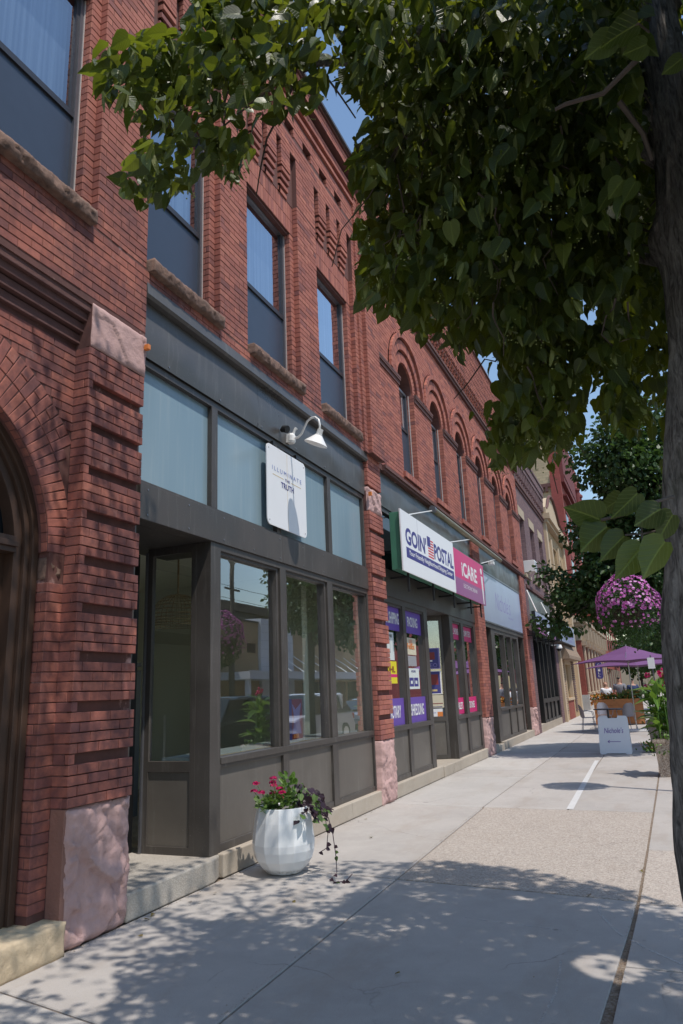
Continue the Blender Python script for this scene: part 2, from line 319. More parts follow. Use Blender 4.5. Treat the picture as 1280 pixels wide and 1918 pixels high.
def recalc(me):
    bm = bmesh.new(); bm.from_mesh(me); bmesh.ops.recalc_face_normals(bm, faces=bm.faces); bm.to_mesh(me); bm.free()
def part(name, mb, mat, parent=None, smooth=False, bevel=0, **props):
    me = mb.mesh(name, mat) if isinstance(mb, MB) else mb
    if len(me.polygons) > 1: recalc(me)
    if smooth: me.polygons.foreach_set('use_smooth', [True]*len(me.polygons))
    o = link(name, me, parent, **props)
    if bevel:
        b = o.modifiers.new('bevel', 'BEVEL'); b.width = bevel; b.segments = 2; b.limit_method = 'ANGLE'
    return o
def thing(name, label, cat, loc=(0, 0, 0), group=None):
    o = bpy.data.objects.new(name, None); o.empty_display_size = .1; C.objects.link(o); o.location = loc
    o['label'] = label; o['category'] = cat
    if group: o['group'] = group
    return o
def tag(o, label, cat, group=None):
    o['label'] = label; o['category'] = cat
    if group: o['group'] = group
    return o
def structure(name, mb, mat, **k):
    o = part(name, mb, mat, **k); o['kind'] = 'structure'; return o
B = lambda *a: MB().box(*a)

def text(body, mat, parent, org, h, wd=None, normal='+X', align='CENTER', shear=0, bold=0, depth=.0015, name='lettering', sx=None, rot=0):
    """flat lettering: org = centre of the text, h = cap height, wd = total width"""
    c = bpy.data.curves.new('t', 'FONT'); c.body = body; c.align_x = 'CENTER'; c.align_y = 'CENTER'; c.shear = shear; c.offset = bold; c.extrude = 0; c.resolution_u = 3
    t = bpy.data.objects.new('t', c); C.objects.link(t); bpy.context.view_layer.update()
    me = bpy.data.meshes.new_from_object(t); bpy.data.objects.remove(t)
    n = len(me.vertices); a = np.zeros(n*3); me.vertices.foreach_get('co', a); a = a.reshape(-1, 3)
    lo, hi = a.min(0), a.max(0); a[:, :2] -= (lo[:2]+hi[:2])/2
    sy = h/max(hi[1]-lo[1], 1e-3); sxx = wd/(hi[0]-lo[0]) if wd else sy
    x, y = a[:, 0]*sxx, a[:, 1]*sy
    if rot: x, y = x*math.cos(rot)-y*math.sin(rot), x*math.sin(rot)+y*math.cos(rot)
    o = np.array(org, float)
    if normal == '+X': P = np.stack([np.full(n, o[0]+depth), o[1]+x, o[2]+y], 1)
    elif normal == '-Y': P = np.stack([o[0]+x, np.full(n, o[1]-depth), o[2]+y], 1)
    else:
        M = np.array(normal); P = o+np.outer(x, M[0])+np.outer(y, M[1])+M[2]*depth
    me.vertices.foreach_set('co', P.ravel()); me.materials.clear(); me.materials.append(MAT[mat]); me.name = name; me.update()
    return link(name, me, parent)

# ------------------------------------------------------------------ brick laying
CH, BL, JT = .0716, .213, .0065
BR = {}    # owner -> list of (kind, x, y, z, L, H, ang)
def chbrick(L, H, D=.055, ch=.003, dp=.0035):
    # local: x outward, y along, z up; front face at x = 0
    l, h = L/2, H/2
    v = [(-D, -l, -h), (-D, l, -h), (-D, l, h), (-D, -l, h), (-dp, -l, -h), (-dp, l, -h), (-dp, l, h), (-dp, -l, h),
         (0, -l+ch, -h+ch), (0, l-ch, -h+ch), (0, l-ch, h-ch), (0, -l+ch, h-ch)]
    f = [(8, 9, 10, 11)]+[(4+i, 4+(i+1) % 4, 8+(i+1) % 4, 8+i) for i in range(4)]+[(i, (i+1) % 4, 4+(i+1) % 4, 4+i) for i in range(4)]
    return np.array(v), f
def put(owner, kind, x, y, z, L, H, ang=0): BR.setdefault(owner, []).append((kind, x, y, z, L, H, ang))
def lay(owner, kind, plane, u0, u1, z0, z1, holes=(), circles=(), soldier=False, skip=None, z00=.90, ch=CH, bl=BL):
    """kind Y: face +X at x=plane, runs along y; kind N: face -Y at y=plane, runs along x; z range; holes (u0,u1,z0,z1); circles (uc,zc,r)"""
    if soldier:
        n = max(1, round((u1-u0)/ch)); d = (u1-u0)/n
        for i in range(n):
            uc = u0+(i+.5)*d
            if kind == 'Y': put(owner, 'Y', plane+random.uniform(-.0015, .0015), uc, (z0+z1)/2, d-JT, z1-z0-JT)
        return
    k0 = math.ceil((z0-z00)/ch-.35); k1 = math.floor((z1-z00)/ch+.35)
    for k in range(k0, k1):
        a, b = max(z00+k*ch, z0), min(z00+(k+1)*ch, z1)
        if b-a < .02 or (skip and skip(k)): continue
        zc = (a+b)/2; iv = [(u0, u1)]
        cut = [(h[0], h[1]) for h in holes if h[2] < zc < h[3]]
        for uc, czc, r in circles:
            if zc >= czc and abs(zc-czc) < r:
                q = math.sqrt(r*r-(zc-czc)**2); cut.append((uc-q, uc+q))
        for c0, c1 in cut:
            nv = []
            for s, e in iv:
                if c1 <= s or c0 >= e: nv.append((s, e)); continue
                if c0 > s: nv.append((s, c0))
                if c1 < e: nv.append((c1, e))
            iv = nv
        off = (k % 2)*bl/2+((k*7919) % 5)*.004
        for s, e in iv:
            if e-s < .03: continue
            u = math.floor((s-off)/bl)*bl+off; first = True
            cuts = [s]
            while u < e-.045:
                if u > s+.045: cuts.append(u)
                u += bl
            cuts.append(e)
            for p, q in zip(cuts[:-1], cuts[1:]):
                jl = 0 if p == s else JT/2; jr = 0 if q == e else JT/2
                L = q-p-jl-jr; uc = (p+jl+q-jr)/2; jx = random.uniform(-.0022, .0022)
                if kind == 'Y': put(owner, 'Y', plane+jx, uc, zc, L, b-a-JT)
                else: put(owner, 'N', uc-(.002 if q == e else 0), plane-.005-abs(jx)*.5, zc, L-(.004 if q == e else 0), b-a-JT)
def arch_ring(owner, plane, yc, zc, r0, r1, a0, a1, split=1, clip=None, bw=.074):
    rm = (r0+r1)/2; n = max(3, round(rm*(a1-a0)/bw)); da = (a1-a0)/n
    for i in range(n):
        a = a0+(i+.5)*da; cuts = [r0, r1] if split == 1 else ([r0, r0+(r1-r0)*(.5 if i % 2 else .27), r1] if i % 2 else [r0, r0+(r1-r0)*.5, r0+(r1-r0)*.76, r1])
        for p, q in zip(cuts[:-1], cuts[1:]):
            r = (p+q)/2; y, z = yc+r*math.cos(a), zc+r*math.sin(a)
            if clip and y+.04 > clip: continue
            put(owner, 'V', plane+random.uniform(-.002, .002), y, z, (p+q)/2*da-JT, q-p-JT, a-math.pi/2)
def brick_xform(b):
    kind, x, y, z, L, H, ang = b
    if kind == 'Y': M = np.eye(3)
    elif kind == 'N': M = np.array([[0, 1, 0], [-1, 0, 0], [0, 0, 1]], float)
    else:
        c, s_ = math.cos(ang), math.sin(ang); M = np.array([[1, 0, 0], [0, c, -s_], [0, s_, c]])
    return M, np.array([x, y, z])
def finish_bricks(owner, parent, mat, singles):
    L = BR[owner]; score = []
    for i, b in enumerate(L):
        px, py, z = project((b[1], b[2], b[3]))
        inside = 0 < px < 1280 and 0 < py < 1918 and z > 0
        # foreshortened area on the picture
        n = np.array((1, 0, 0)) if b[0] != 'N' else np.array((0, -1, 0)); v = CAMn-np.array(b[1:4]); d = np.linalg.norm(v)
        score.append((b[4]*b[5]*abs(v@n)/d**3) if inside else 0)
    order = np.argsort(score)[::-1]; sel = set(order[:singles].tolist()); cache = {}
    V, Fc, Rn = [], [], []; o = 0
    for i, b in enumerate(L):
        M, t = brick_xform(b)
        if i in sel and score[i] > 0:
            key = (round(b[4]/.01), round(b[5]/.004))
            if key not in cache:
                v, f = chbrick(key[0]*.01, key[1]*.004); me = bpy.data.meshes.new('brick'); me.from_pydata(v.tolist(), [], f); me.materials.append(MAT[mat]); me.update(); cache[key] = me
            ob = bpy.data.objects.new('brick', cache[key]); C.objects.link(ob); ob.parent = parent; ob.matrix_parent_inverse = Matrix.Translation(-parent.location)
            M4 = Matrix([list(M[0])+[t[0]], list(M[1])+[t[1]], list(M[2])+[t[2]], [0, 0, 0, 1]]); ob.matrix_basis = M4
        else:
            v, f = chbrick(b[4], b[5]); V.append(v@M.T+t); rr = random.random()
            for q in f: Fc.append([a+o for a in q]); Rn.append(rr)
            o += 12
    me = bpy.data.meshes.new('bricks'); me.from_pydata(np.concatenate(V).tolist(), [], Fc); me.materials.append(MAT[mat])
    a = me.attributes.new('rnd', 'FLOAT', 'FACE'); a.data.foreach_set('value', Rn); me.update()
    link('brickwork', me, parent, kind='stuff')

def rough_block(name, x0, x1, y0, y1, z0, z1, mat, parent, amp=.035, seed=0, nx=6, sc=2.2, edge=.5):
    """rock-faced stone: front (+X) and edges broken, built as a displaced grid box"""
    ny = max(4, int((y1-y0)/.016)); nz = max(4, int((z1-z0)/.016)); mb = MB(); vs = []; 
    def disp(y, z):
        tot = 0
        for fr_, am in ((sc*2.0, 1.0), (sc*5.2, .38)):
            q = Vector((seed*3.1, y*fr_+.35*z*fr_, z*fr_*.75)); d_, pt = mnoise.voronoi(q); p0_ = pt[0]
            h1 = mnoise.noise(p0_*7.3+Vector((seed, 0, 0))); gy, gz = mnoise.noise(p0_*5.1+Vector((9, 2, 0))), mnoise.noise(p0_*6.7+Vector((3, 7, 1)))
            tot += am*(h1*.9+(q.y-p0_.y)*gy*1.5+(q.z-p0_.z)*gz*1.5)
        n = mnoise.fractal(Vector((seed*5.1, y*sc*7, z*sc*7)), .8, 2.1, 4)*.28+mnoise.noise(Vector((seed, y*sc*.8, z*sc*.8)))*.8
        e = min((y-y0), (y1-y), (z-z0), (z1-z)); ef = min(1, max(0, e/.04))
        return (n+tot)*amp*(edge+(1-edge)*ef)-(1-ef)*amp*.7
    for j in range(nz+1):
        for i in range(ny+1):
            y = y0+(y1-y0)*i/ny; z = z0+(z1-z0)*j/nz
            wob = .012 if j in (0, nz) else 0; woby = .01 if i in (0, ny) else 0
            vs.append((x1+disp(y, z), y+woby*mnoise.noise(Vector((z*7, seed, 1))), z+wob*mnoise.noise(Vector((y*7, seed, 2)))))
    fs = [(j*(ny+1)+i, j*(ny+1)+i+1, (j+1)*(ny+1)+i+1, (j+1)*(ny+1)+i) for j in range(nz) for i in range(ny)]
    o = len(vs)
    ring = [i for i in range(ny+1)]+[j*(ny+1)+ny for j in range(1, nz+1)]+[nz*(ny+1)+i for i in range(ny-1, -1, -1)]+[j*(ny+1) for j in range(nz-1, 0, -1)]
    for r in ring: vs.append((x0, vs[r][1], vs[r][2]))
    n = len(ring); fs += [(ring[k], o+k, o+(k+1) % n, ring[(k+1) % n]) for k in range(n)]
    mb.add(vs, fs, .5); ob = part(name, mb, mat, parent, smooth=True); return ob

# ================================================================== GROUND
structure('ground', B(-400, 400, -200, 700, -.40, -.16), 'asphalt')
walk = structure('sidewalk', B(-5.2, 2.0, -3, 110, -.15, -.012), 'joint_dirt')
def slab(poly, mat, top=0.0):
    mb = MB(); n = len(poly); e = .006
    cx, cy = sum(p[0] for p in poly)/n, sum(p[1] for p in poly)/n
    ins = []
    for x, y in poly:
        d = math.hypot(cx-x, cy-y); ins.append((x+(cx-x)/d*e, y+(cy-y)/d*e))
    vs = [(x, y, -.1) for x, y in poly]+[(x, y, top-.005) for x, y in poly]+[(x, y, top) for x, y in ins]
    fs = [tuple(range(2*n, 3*n))]+[(k*n+i, k*n+(i+1) % n, (k+1)*n+(i+1) % n, (k+1)*n+i) for k in (0, 1) for i in range(n)]
    mb.add(vs, fs, random.random()); part('concrete_slab', mb, mat, walk)
# crack lines (x of the outer long joint as function of y)
def xj(y): return -.44+.10*min(1, max(0, (y-4.1)/2.4))+.16*min(1, max(0, (y-6.5)/8))
g = .009
slab([(-3.86, -3), (-.5, -3), (-.5, 2.75), (-2.83, 3.33-g), (-3.86, 3.53-g)], 'concrete_light')
slab([(-3.86, 3.53+g), (-2.83, 3.33+g), (-2.27-g, 3.2), (-2.33-g, 6.47-g), (-3.88, 6.62-g)], 'concrete')
slab([(-2.27+g, 3.2), (-.5, 2.75+g), (-.46-.02, 4.1), (xj(5.6)-.014, 5.6), (xj(6.27)-.012, 6.27-g), (-2.33+g, 6.46-g)], 'concrete')
slab([(-.44, -3), (2, -3), (2, 4.9-g), (-.392, 4.9-g), (xj(4.1)+.02, 4.1)], 'concrete')
slab([(xj(4.9)+.016, 4.9+g), (2, 4.9+g), (2, 6.2-g), (xj(6.2)+.012, 6.2-g)], 'concrete')
slab([(-3.88, 6.62+g), (-2.33-g, 6.47+g), (-2.42-g, 10.35), (-2.45, 10.4-g), (-3.88, 10.6-g)], 'concrete')
slab([(-2.33+g, 6.47+g), (xj(6.27)-.01, 6.27+g), (xj(8.4)-.01, 8.4), (xj(10.3)-.01, 10.3-g), (-2.42+g, 10.42-g)], 'concrete_aggregate')
slab([(xj(6.2)+.01, 6.2+g), (2, 6.2+g), (2, 8.1-g), (xj(8.1)+.01, 8.1-g)], 'concrete_aggregate')
slab([(xj(8.1)+.01, 8.1+g), (2, 8.1+g), (2, 12-g), (xj(12)+.01, 12-g)], 'concrete')
slab([(-3.88, 10.6+g), (-2.45, 10.4+g), (-2.45, 13.9-g), (-3.88, 13.9-g)], 'concrete_light')
slab([(-2.43, 10.42+g), (-1.3-g, 10.36+g), (-1.33-g, 15-g), (-2.43, 15-g)], 'concrete')
slab([(-1.3+g, 10.36+g), (xj(10.4)-.01, 10.3+g), (xj(15)-.01, 15-g), (-1.33+g, 15-g)], 'concrete')
y = 15.0; k = 0
ys = [15, 18.6, 22.2, 25.8, 29.4, 33, 36.6, 40.2, 46, 52, 60, 72, 88, 109.9]
for a, b in zip(ys[:-1], ys[1:]):
    for x0, x1 in ((-5.15, -2.45), (-2.43, -1.34), (-1.32, -.2), (-.18, 2)):
        if a == 15 and x0 < -5: x0 = -3.88; 
        slab([(x0, a+g), (x1, a+g), (x1, b-g), (x0, b-g)], 'concrete' if (k*3) % 4 else 'concrete_light'); k += 1
slab([(xj(12)+.01, 12+g), (2, 12+g), (2, 15-g), (xj(15)+.01, 15-g)], 'concrete')
slab([(-3.88, 13.9+g), (-2.45, 13.9+g), (-2.45, 15-g), (-3.88, 15-g)], 'concrete')
# pale new strip that fills one joint
m_ = MB(); m_.quad([(-1.325, 10.4, .004), (-1.235, 10.4, .004), (-1.36, 16.75, .004), (-1.44, 16.75, .004)]); part('white_joint_strip', m_, 'white_marking', walk)
m_ = MB(); m_.quad([(-2.6, 18.55, .004), (-1.5, 18.55, .004), (-1.5, 18.64, .004), (-2.6, 18.64, .004)]); part('white_joint_strip', m_, 'white_marking', walk)
def chalk(pts, w0=.012):
    m_ = MB()
    for (a0, b0), (a1, b1) in zip(pts[:-1], pts[1:]):
        d = math.hypot(a1-a0, b1-b0); nx_, ny_ = -(b1-b0)/d*w0, (a1-a0)/d*w0
        m_.quad([(a0-nx_, b0-ny_, .003), (a1-nx_, b1-ny_, .003), (a1+nx_, b1+ny_, .003), (a0+nx_, b0+ny_, .003)])
    part('chalk_mark', m_, 'chalk', walk)
chalk([(-.62, 6.15), (-.60, 5.9), (-.50, 5.6), (-.42, 5.42)]); chalk([(-.38, 5.38), (-.25, 5.2), (-.05, 4.98), (.1, 4.8)]); chalk([(-1.5, 5.55), (-1.2, 5.5), (-.8, 5.45)], .006); chalk([(-.75, 4.9), (-.72, 4.4), (-.75, 4.0)], .008)
# debris in the wide crack and along the wall foot
mb = MB()
def crumbs(n, fx, s0, s1):
    for _ in range(n):
        x, y = fx(); s = random.uniform(s0, s1); a = random.uniform(0, 6.3); c, d = s*math.cos(a), s*math.sin(a)
        mb.add([(x-c, y-d, .001), (x+d*.6, y-c*.6, .002), (x+c, y+d, .001), (x-d*.5, y+c*.5, s*.7), ], [(0, 1, 2), (0, 1, 3), (1, 2, 3), (0, 2, 3)])
def fx1():
    y = random.uniform(3.3, 7.5); return xj(y)+random.gauss(0, .009), y
crumbs(900, fx1, .002, .006)
def fx2(): y = random.uniform(7.5, 15); return xj(y)+random.gauss(0, .008), y
crumbs(500, fx2, .002, .005)
def fx3(): y = random.uniform(3.3, 10.5); return -2.30-.02*(y-3.3)+random.gauss(0, .007), y
crumbs(450, fx3, .002, .005)
def fx4(): y = random.uniform(3.6, 18); return -3.86+abs(random.gauss(0, .025)), y
crumbs(900, fx4, .002, .007)
def fx5(): x = random.uniform(-3.8, 0); return x, 6.62-(x+3.86)*.1+random.gauss(0, .008)
crumbs(350, fx5, .002, .005)
def fx6(): return random.uniform(-3.6, 0), random.uniform(3.2, 12)
crumbs(110, fx6, .002, .007)
part('crack_debris', mb, 'debris', walk, kind='stuff')
# kerb and road of the street on the right
structure('curb', B(2.0, 2.18, -3, 110, -.15, .004), 'concrete_curb')
structure('street', B(2.18, 9.6, -60, 300, -.158, -.13), 'asphalt')
structure('far_sidewalk', B(9.6, 13.4, -60, 300, -.15, -.01), 'concrete_light')
mb = MB()
for i in range(40): mb.quad([(5.7, -40+i*6, -.126), (5.82, -40+i*6, -.126), (5.82, -37+i*6, -.126), (5.7, -37+i*6, -.126)])
structure('road_marking', mb, 'white_marking')

# ================================================================== NEAR BRICK BUILDING
NB = thing('brick_building', 'near red brick building with arched door, bronze shopfront and corbelled cornice', 'building', (-3.85, 4.4, 0))
XP, XS, XG, XA, XF = -3.85, -3.93, -4.06, -4.0, -3.95
bays = [(2.5, 3.98, 2.40, 4.09), (4.84, 5.90, 4.74, 6.0), (6.69, 7.90, 6.58, 8.0), (8.72, 9.97, 8.61, 10.10)]   # opening, step
O = 'near'
wall = MB(); md = .006
# --- upper wall backing
def wallbox(x, y0, y1, z0, z1, mb=None): (mb or wall).box(-4.6, x-md, y0, y1, z0, z1, .5)
ZS, ZH, ZC, ZT = 5.50, 7.93, 8.40, 9.20      # sill, head, corbel foot, slot top
wallbox(XP, 1.5, 4.755, 4.78, ZS); wallbox(XP, 4.755, 10.35, 5.30, ZS)
edges = [1.5]+[e for b in bays for e in (b[2], b[3])]+[10.35]
for i in range(0, len(edges), 2): 
    if edges[i+1]-edges[i] > .01: wallbox(XP, edges[i], edges[i+1], ZS, ZC)
for b in bays:
    wallbox(XS, b[2], b[0], ZS, ZC); wallbox(XS, b[1], b[3], ZS, ZC); wallbox(XS, b[0], b[1], ZH, ZC)
wallbox(XP-.07, 1.5, 10.35, ZC, ZT); wallbox(XP, 1.5, 10.35, ZT, 9.52); wallbox(XP-.07, 1.5, 10.35, 9.52, 9.72); wallbox(XP, 1.5, 10.35, 9.72, 10.4)
# --- upper bricks
lay(O, 'Y', XP, 1.9, 4.755, 4.80, ZS); lay(O, 'Y', XP, 4.755, 10.35, 5.36, ZS)
for i in range(0, len(edges), 2): lay(O, 'Y', XP, max(1.9, edges[i]), edges[i+1], ZS, ZC)
for b in bays:
    lay(O, 'Y', XS, b[1], b[3], ZS, ZH); lay(O, 'Y', XS, b[2], b[0], ZS, ZH)
    lay(O, 'N', b[3], XS+.0, XP, ZS, ZC, bl=.11); lay(O, 'N', b[1], XG-.06, XS, ZS, ZH, bl=.14)
    lay(O, 'Y', XS, b[2], b[3], ZH, ZC, soldier=False) if False else None
    lay(O, 'Y', XS, b[2], b[3], ZH, ZH+.225, soldier=True); lay(O, 'Y', XS, b[2], b[3], ZH+.225, ZC, soldier=True)
    # corbels: three per bay, four stepped courses at the foot
    w_ = b[3]-b[2]; cw = w_*.18; pitch = w_*.285; c0 = b[2]+w_*.115
    for k in range(3):
        y0 = c0+k*pitch; y1 = y0+cw
        if y1 < 2.2: continue
        for q in range(4):
            z0 = ZC+q*.1; x = XS+(XP-XS)*(q+1)/4
            wall.box(-4.3, x-md-.03, y0+.01, y1-.01, z0, z0+.1, .5)
            put(O, 'Y', x, (y0+y1)/2, z0+.034, cw-.004, .064)
            put(O, 'N', (x+XS-.06)/2-.01, y0, z0+.034, .1, .064)
        wall.box(-4.3, XP-md, y0+.002, y1-.002, ZC+.4, ZT, .5)
        lay(O, 'Y', XP, y0, y1, ZC+.4, ZT); lay(O, 'N', y0, XP-.07, XP, ZC+.4, ZT)
    # wall between bays at corbel height
spans = [(1.9, bays[0][2])]+[(bays[i][3], bays[i+1][2]) for i in range(3)]+[(bays[3][3], 10.35)]
for a, c in spans:
    if c-a > .02:
        wallbox(XP, a, c, ZC, ZT); lay(O, 'Y', XP, a, c, ZC, ZT)
lay(O, 'Y', XP, 1.9, 10.35, ZT, 9.52)
sq = [6.48+.59*k for k in range(-7, 7)]; hol = [(s_, s_+.3, 9.5, 9.74) for s_ in sq if s_+.3 < 10.2]
lay(O, 'Y', XP, 1.9, 10.35, 9.52, 9.72, holes=hol)
prev = 1.5
for h in hol: wallbox(XP, prev, h[0], 9.52, 9.72); prev = h[1]
wallbox(XP, prev, 10.35, 9.52, 9.72)
for h in hol: lay(O, 'N', h[1], XP-.07, XP, 9.52, 9.72)
lay(O, 'Y', XP, 1.9, 10.35, 9.72, 9.96)
def ledge(x, z0, z1, y0=1.5, y1=10.33, owner=O, mb=None, bricks=True):
    (mb or wall).box(-4.4, x-md, y0, y1, z0+.004, z1-.004, .5)
    if bricks: lay(owner, 'Y', x, y0, y1, z0, z1, z00=z0)
ledge(XP+.035, 9.96, 10.032); ledge(XP+.012, 10.032, 10.104); ledge(XP+.06, 10.104, 10.176)
ledge(XP+.04, 10.176, 10.33); ledge(XP-.02, 10.33, 10.39, bricks=False); ledge(XP+.12, 10.39, 10.62); ledge(XP+.15, 10.62, 10.66, bricks=False)
# end pier with its own stepped sides and cap
XE = -3.74
wall.box(-4.6, XE-md, 10.35, 10.94, 5.36, 11.0, .5); wall.box(-4.6, XP+.04-md, 10.22, 10.35, 5.36, 10.4, .5)
lay(O, 'Y', XE, 10.35, 10.94, 5.36, 11.0); lay(O, 'N', 10.35, XP+.04, XE, 5.36, 11.0); lay(O, 'Y', XP+.04, 10.22, 10.35, 5.36, 10.4); lay(O, 'N', 10.22, XP-.01, XP+.04, 5.36, 10.4)
part('pier_cap', B(-4.5, XE+.03, 10.31, 10.98, 11.0, 11.05).box(-4.5, XE+.02, 10.33, 10.96, 10.86, 10.93), 'stone_trim_dark', NB)
part('coping', B(-4.7, XP+.19, 1.5, 10.33, 10.66, 10.71), 'metal_bronze', NB)
part('side_parapet', B(-14, -4.6, 10.4, 10.9, 5, 10.6).box(-14, -4.6, 1.5, 1.9, 0, 10.6).box(-14, -13.7, 1.9, 10.4, 0, 10.6).box(-14, -4.6, 1.9, 10.4, 10.2, 10.3), 'mortar_red', NB)
# --- rusticated pilaster between door and shopfront
zb, zt = .90, 4.405
wall.box(-4.9, XP-.050, 4.08, 4.755, 0, 4.41, .5); wall.box(-4.9, XP-md, 4.08, 4.755, 4.41, 4.80, .5)
grv = lambda k: k % 5 == 4
lay(O, 'Y', XP, 4.08, 4.755, zb, zt, skip=grv)
lay(O, 'N', 4.08, XA, XP, zb, zt, bl=.30); lay(O, 'N', 4.08, XP-.0, XP+.001, 4.4, 4.41)
rough_block('foundation_stone', -4.05, -3.842, 4.085, 4.765, .0, .893, 'sandstone_pink', NB, .055, 3, sc=1.5)
part('stone_return', B(-4.0, -3.87, 4.078, 4.12, 0, .895), 'sandstone_side', NB, bevel=.006)
rough_block('capital_stone', -4.05, -3.835, 4.085, 4.762, 4.41, 4.795, 'sandstone_pink', NB, .019, 14, sc=1.3)
part('orange_clip', B(-3.84, -3.79, 4.72, 4.758, 4.66, 4.71), 'ink_orange', NB, bevel=.005)
# --- door arch wall
YC, ZCA, RA, RB = 2.76, 2.70, 1.15, 1.61
wall.box(-4.6, XA-md, 3.93, 4.09, 0.2, ZCA, .5)
# arch back-up masonry as a polygon with the arch cut out
poly = [(YC+RA*math.cos(a), ZCA+RA*math.sin(a)) for a in np.linspace(0, math.pi, 25)]
pl = [(YC-RA-.01, ZCA)]; top = [(4.09, ZCA), (4.09, 4.5), (1.0, 4.5), (1.0, ZCA)]
wall.prism([(4.09, ZCA)]+[(4.09, 4.5), (1.0, 4.5), (1.0, ZCA)]+poly[::-1], 'x', XA-md, -4.5, .5)
lay(O, 'Y', XA, 2.4, 4.08, ZCA-.0, 4.45, circles=[(YC, ZCA, RB+.003)])
arch_ring(O, XA, YC, ZCA, RA, RB, 0, math.pi*.75, split=2, clip=4.085)
lay(O, 'Y', XA, 3.93, 4.08, .22, ZCA, bl=.30, holes=[(3.9, 4.1, 2.50, 2.66)]); lay(O, 'N', 3.93, -4.14, XA, .22, ZCA, bl=.28, holes=[(-4.2, -3.9, 2.50, 2.66)])
rough_block('impost_stone', -4.12, XA-.01, 3.925, 4.078, 2.50, 2.66, 'sandstone_brown', NB, .03, 5, sc=7)
# intrados bricks
for i in range(40):
    a = (i+.5)/40*math.pi*.8; put(O, 'V', XA-.008, YC+(RA+.02)*math.cos(a), ZCA+(RA+.02)*math.sin(a), RA*math.pi*.8/40-JT, .05, a-math.pi/2)
# string course corbelling out over the arch
st = MB()
for q, (z0, z1, x) in enumerate([(4.45, 4.53, XA+.03), (4.53, 4.545, XA+.01), (4.545, 4.62, XA+.065), (4.62, 4.635, XA+.045), (4.635, 4.71, XA+.10), (4.71, 4.79, XA+.13)]):
    st.box(-4.4, x, 1.5, 4.085, z0, z1)
part('string_course', st, 'stone_trim_dark', NB, bevel=.006)
part('wall', wall, 'mortar_red', NB)
# --- arched door
dr = thing  # noqa
df = MB()
for r0, r1, x0, x1 in ((RA-.055, RA, -4.20, -4.09), (RA-.10, RA-.055, -4.20, -4.12), (RA-.17, RA-.10, -4.26, -4.15)):
    aa = np.linspace(0, math.pi, 33); 
    outer = [(YC+r1*math.cos(a), ZCA+r1*math.sin(a)) for a in aa]; inner = [(YC+r0*math.cos(a), ZCA+r0*math.sin(a)) for a in aa]
    df.prism([(YC+r1, .21)]+outer+[(YC-r1, .21), (YC-r0, .21)]+inner[::-1]+[(YC+r0, .21)], 'x', x0, x1)
door = part('arched_door', df, 'wood_dark', NB, bevel=.004)
rr = RA-.16
part('door_panel', MB().box(-4.30, -4.24, YC-rr, YC+rr, .21, 2.68), 'wood_dark', door)
part('transom_bar', MB().box(-4.26, -4.14, YC-rr, YC+rr, 2.68, 2.80).box(-4.2, -4.12, YC-rr, YC+rr, 2.72, 2.76), 'wood_dark', door, bevel=.004)
part('fanlight', MB().prism([(YC+rr*math.cos(a), 2.8+(rr-.04)*math.sin(a)) for a in np.linspace(0, math.pi, 25)], 'x', -4.30, -4.27), 'car_glass', door)
rough_block('door_step', -5.0, -3.80, 1.5, 4.075, 0.0, .205, 'sandstone_cream', NB, .012, 12, sc=3.5)

# --- rough stone sills and sash windows
def sash_window(y0, y1, z0, z1, zm, xg, parent, curtain=True, arch=None, label=None):
    f = MB(); t = .05
    f.box(xg-.03, xg+.035, y0, y0+t, z0, z1).box(xg-.03, xg+.035, y1-t, y1, z0, z1).box(xg-.03, xg+.035, y0+t, y1-t, z1-t, z1).box(xg-.03, xg+.035, y0+t, y1-t, z0, z0+t*.8)
    wn = part('window', f, 'metal_sash', parent)
    part('upper_sash', MB().box(xg-.01, xg+.02, y0+t, y0+t+.035, zm, z1-t).box(xg-.01, xg+.02, y1-t-.035, y1-t, zm, z1-t).box(xg-.012, xg+.028, y0+t, y1-t, zm-.03, zm+.03), 'metal_sash_dark', wn)
    part('lower_sash', MB().box(xg-.03, xg+.004, y0+t, y0+t+.05, z0+t*.8, zm-.03).box(xg-.03, xg+.004, y1-t-.05, y1-t, z0+t*.8, zm-.03).box(xg-.03, xg+.004, y0+t+.05, y1-t-.05, z0+t*.8, z0+.1), 'metal_sash_dark', wn)
    part('pane', MB().quad([(xg, y0+t, zm), (xg, y1-t, zm), (xg, y1-t, z1-t), (xg, y0+t, z1-t)]), 'window_glass', wn)
    part('pane', MB().quad([(xg-.012, y0+t, z0+t), (xg-.012, y1-t, z0+t), (xg-.012, y1-t, zm), (xg-.012, y0+t, zm)]), 'window_glass', wn)
    part('insect_screen', MB().quad([(xg+.006, y0+t, z0+t), (xg+.006, y1-t, z0+t), (xg+.006, y1-t, zm), (xg+.006, y0+t, zm)]), 'screen_dark', wn)
    if curtain: part('curtain', MB().quad([(xg-.12, y0+t, zm), (xg-.12, y1-t, zm), (xg-.12, y1-t, z1-t), (xg-.12, y0+t, z1-t)]), 'curtain', wn)
    return wn
for i, b in enumerate(bays):
    sash_window(b[0], b[1], ZS+.10, ZH, 6.60, XG, NB)
    part('window_head', B(XG-.05, XS-.03, b[0], b[1], ZH-.03, ZH), 'mortar_red', NB)
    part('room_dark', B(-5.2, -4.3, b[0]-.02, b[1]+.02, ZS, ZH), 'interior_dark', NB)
    rough_block('window_sill', XG-.05, -3.775, (b[0]-.07 if i else 1.9), b[1]+.09 if i else 4.02, 5.475, 5.605, 'sandstone_brown', NB, .02, 20+i, sc=7)
    # brick mould / caulk line beside the sash
    part('window_mould', B(XG-.02, XG+.045, b[1]-.012, b[1]+.004, ZS+.1, ZH), 'efflor', NB)

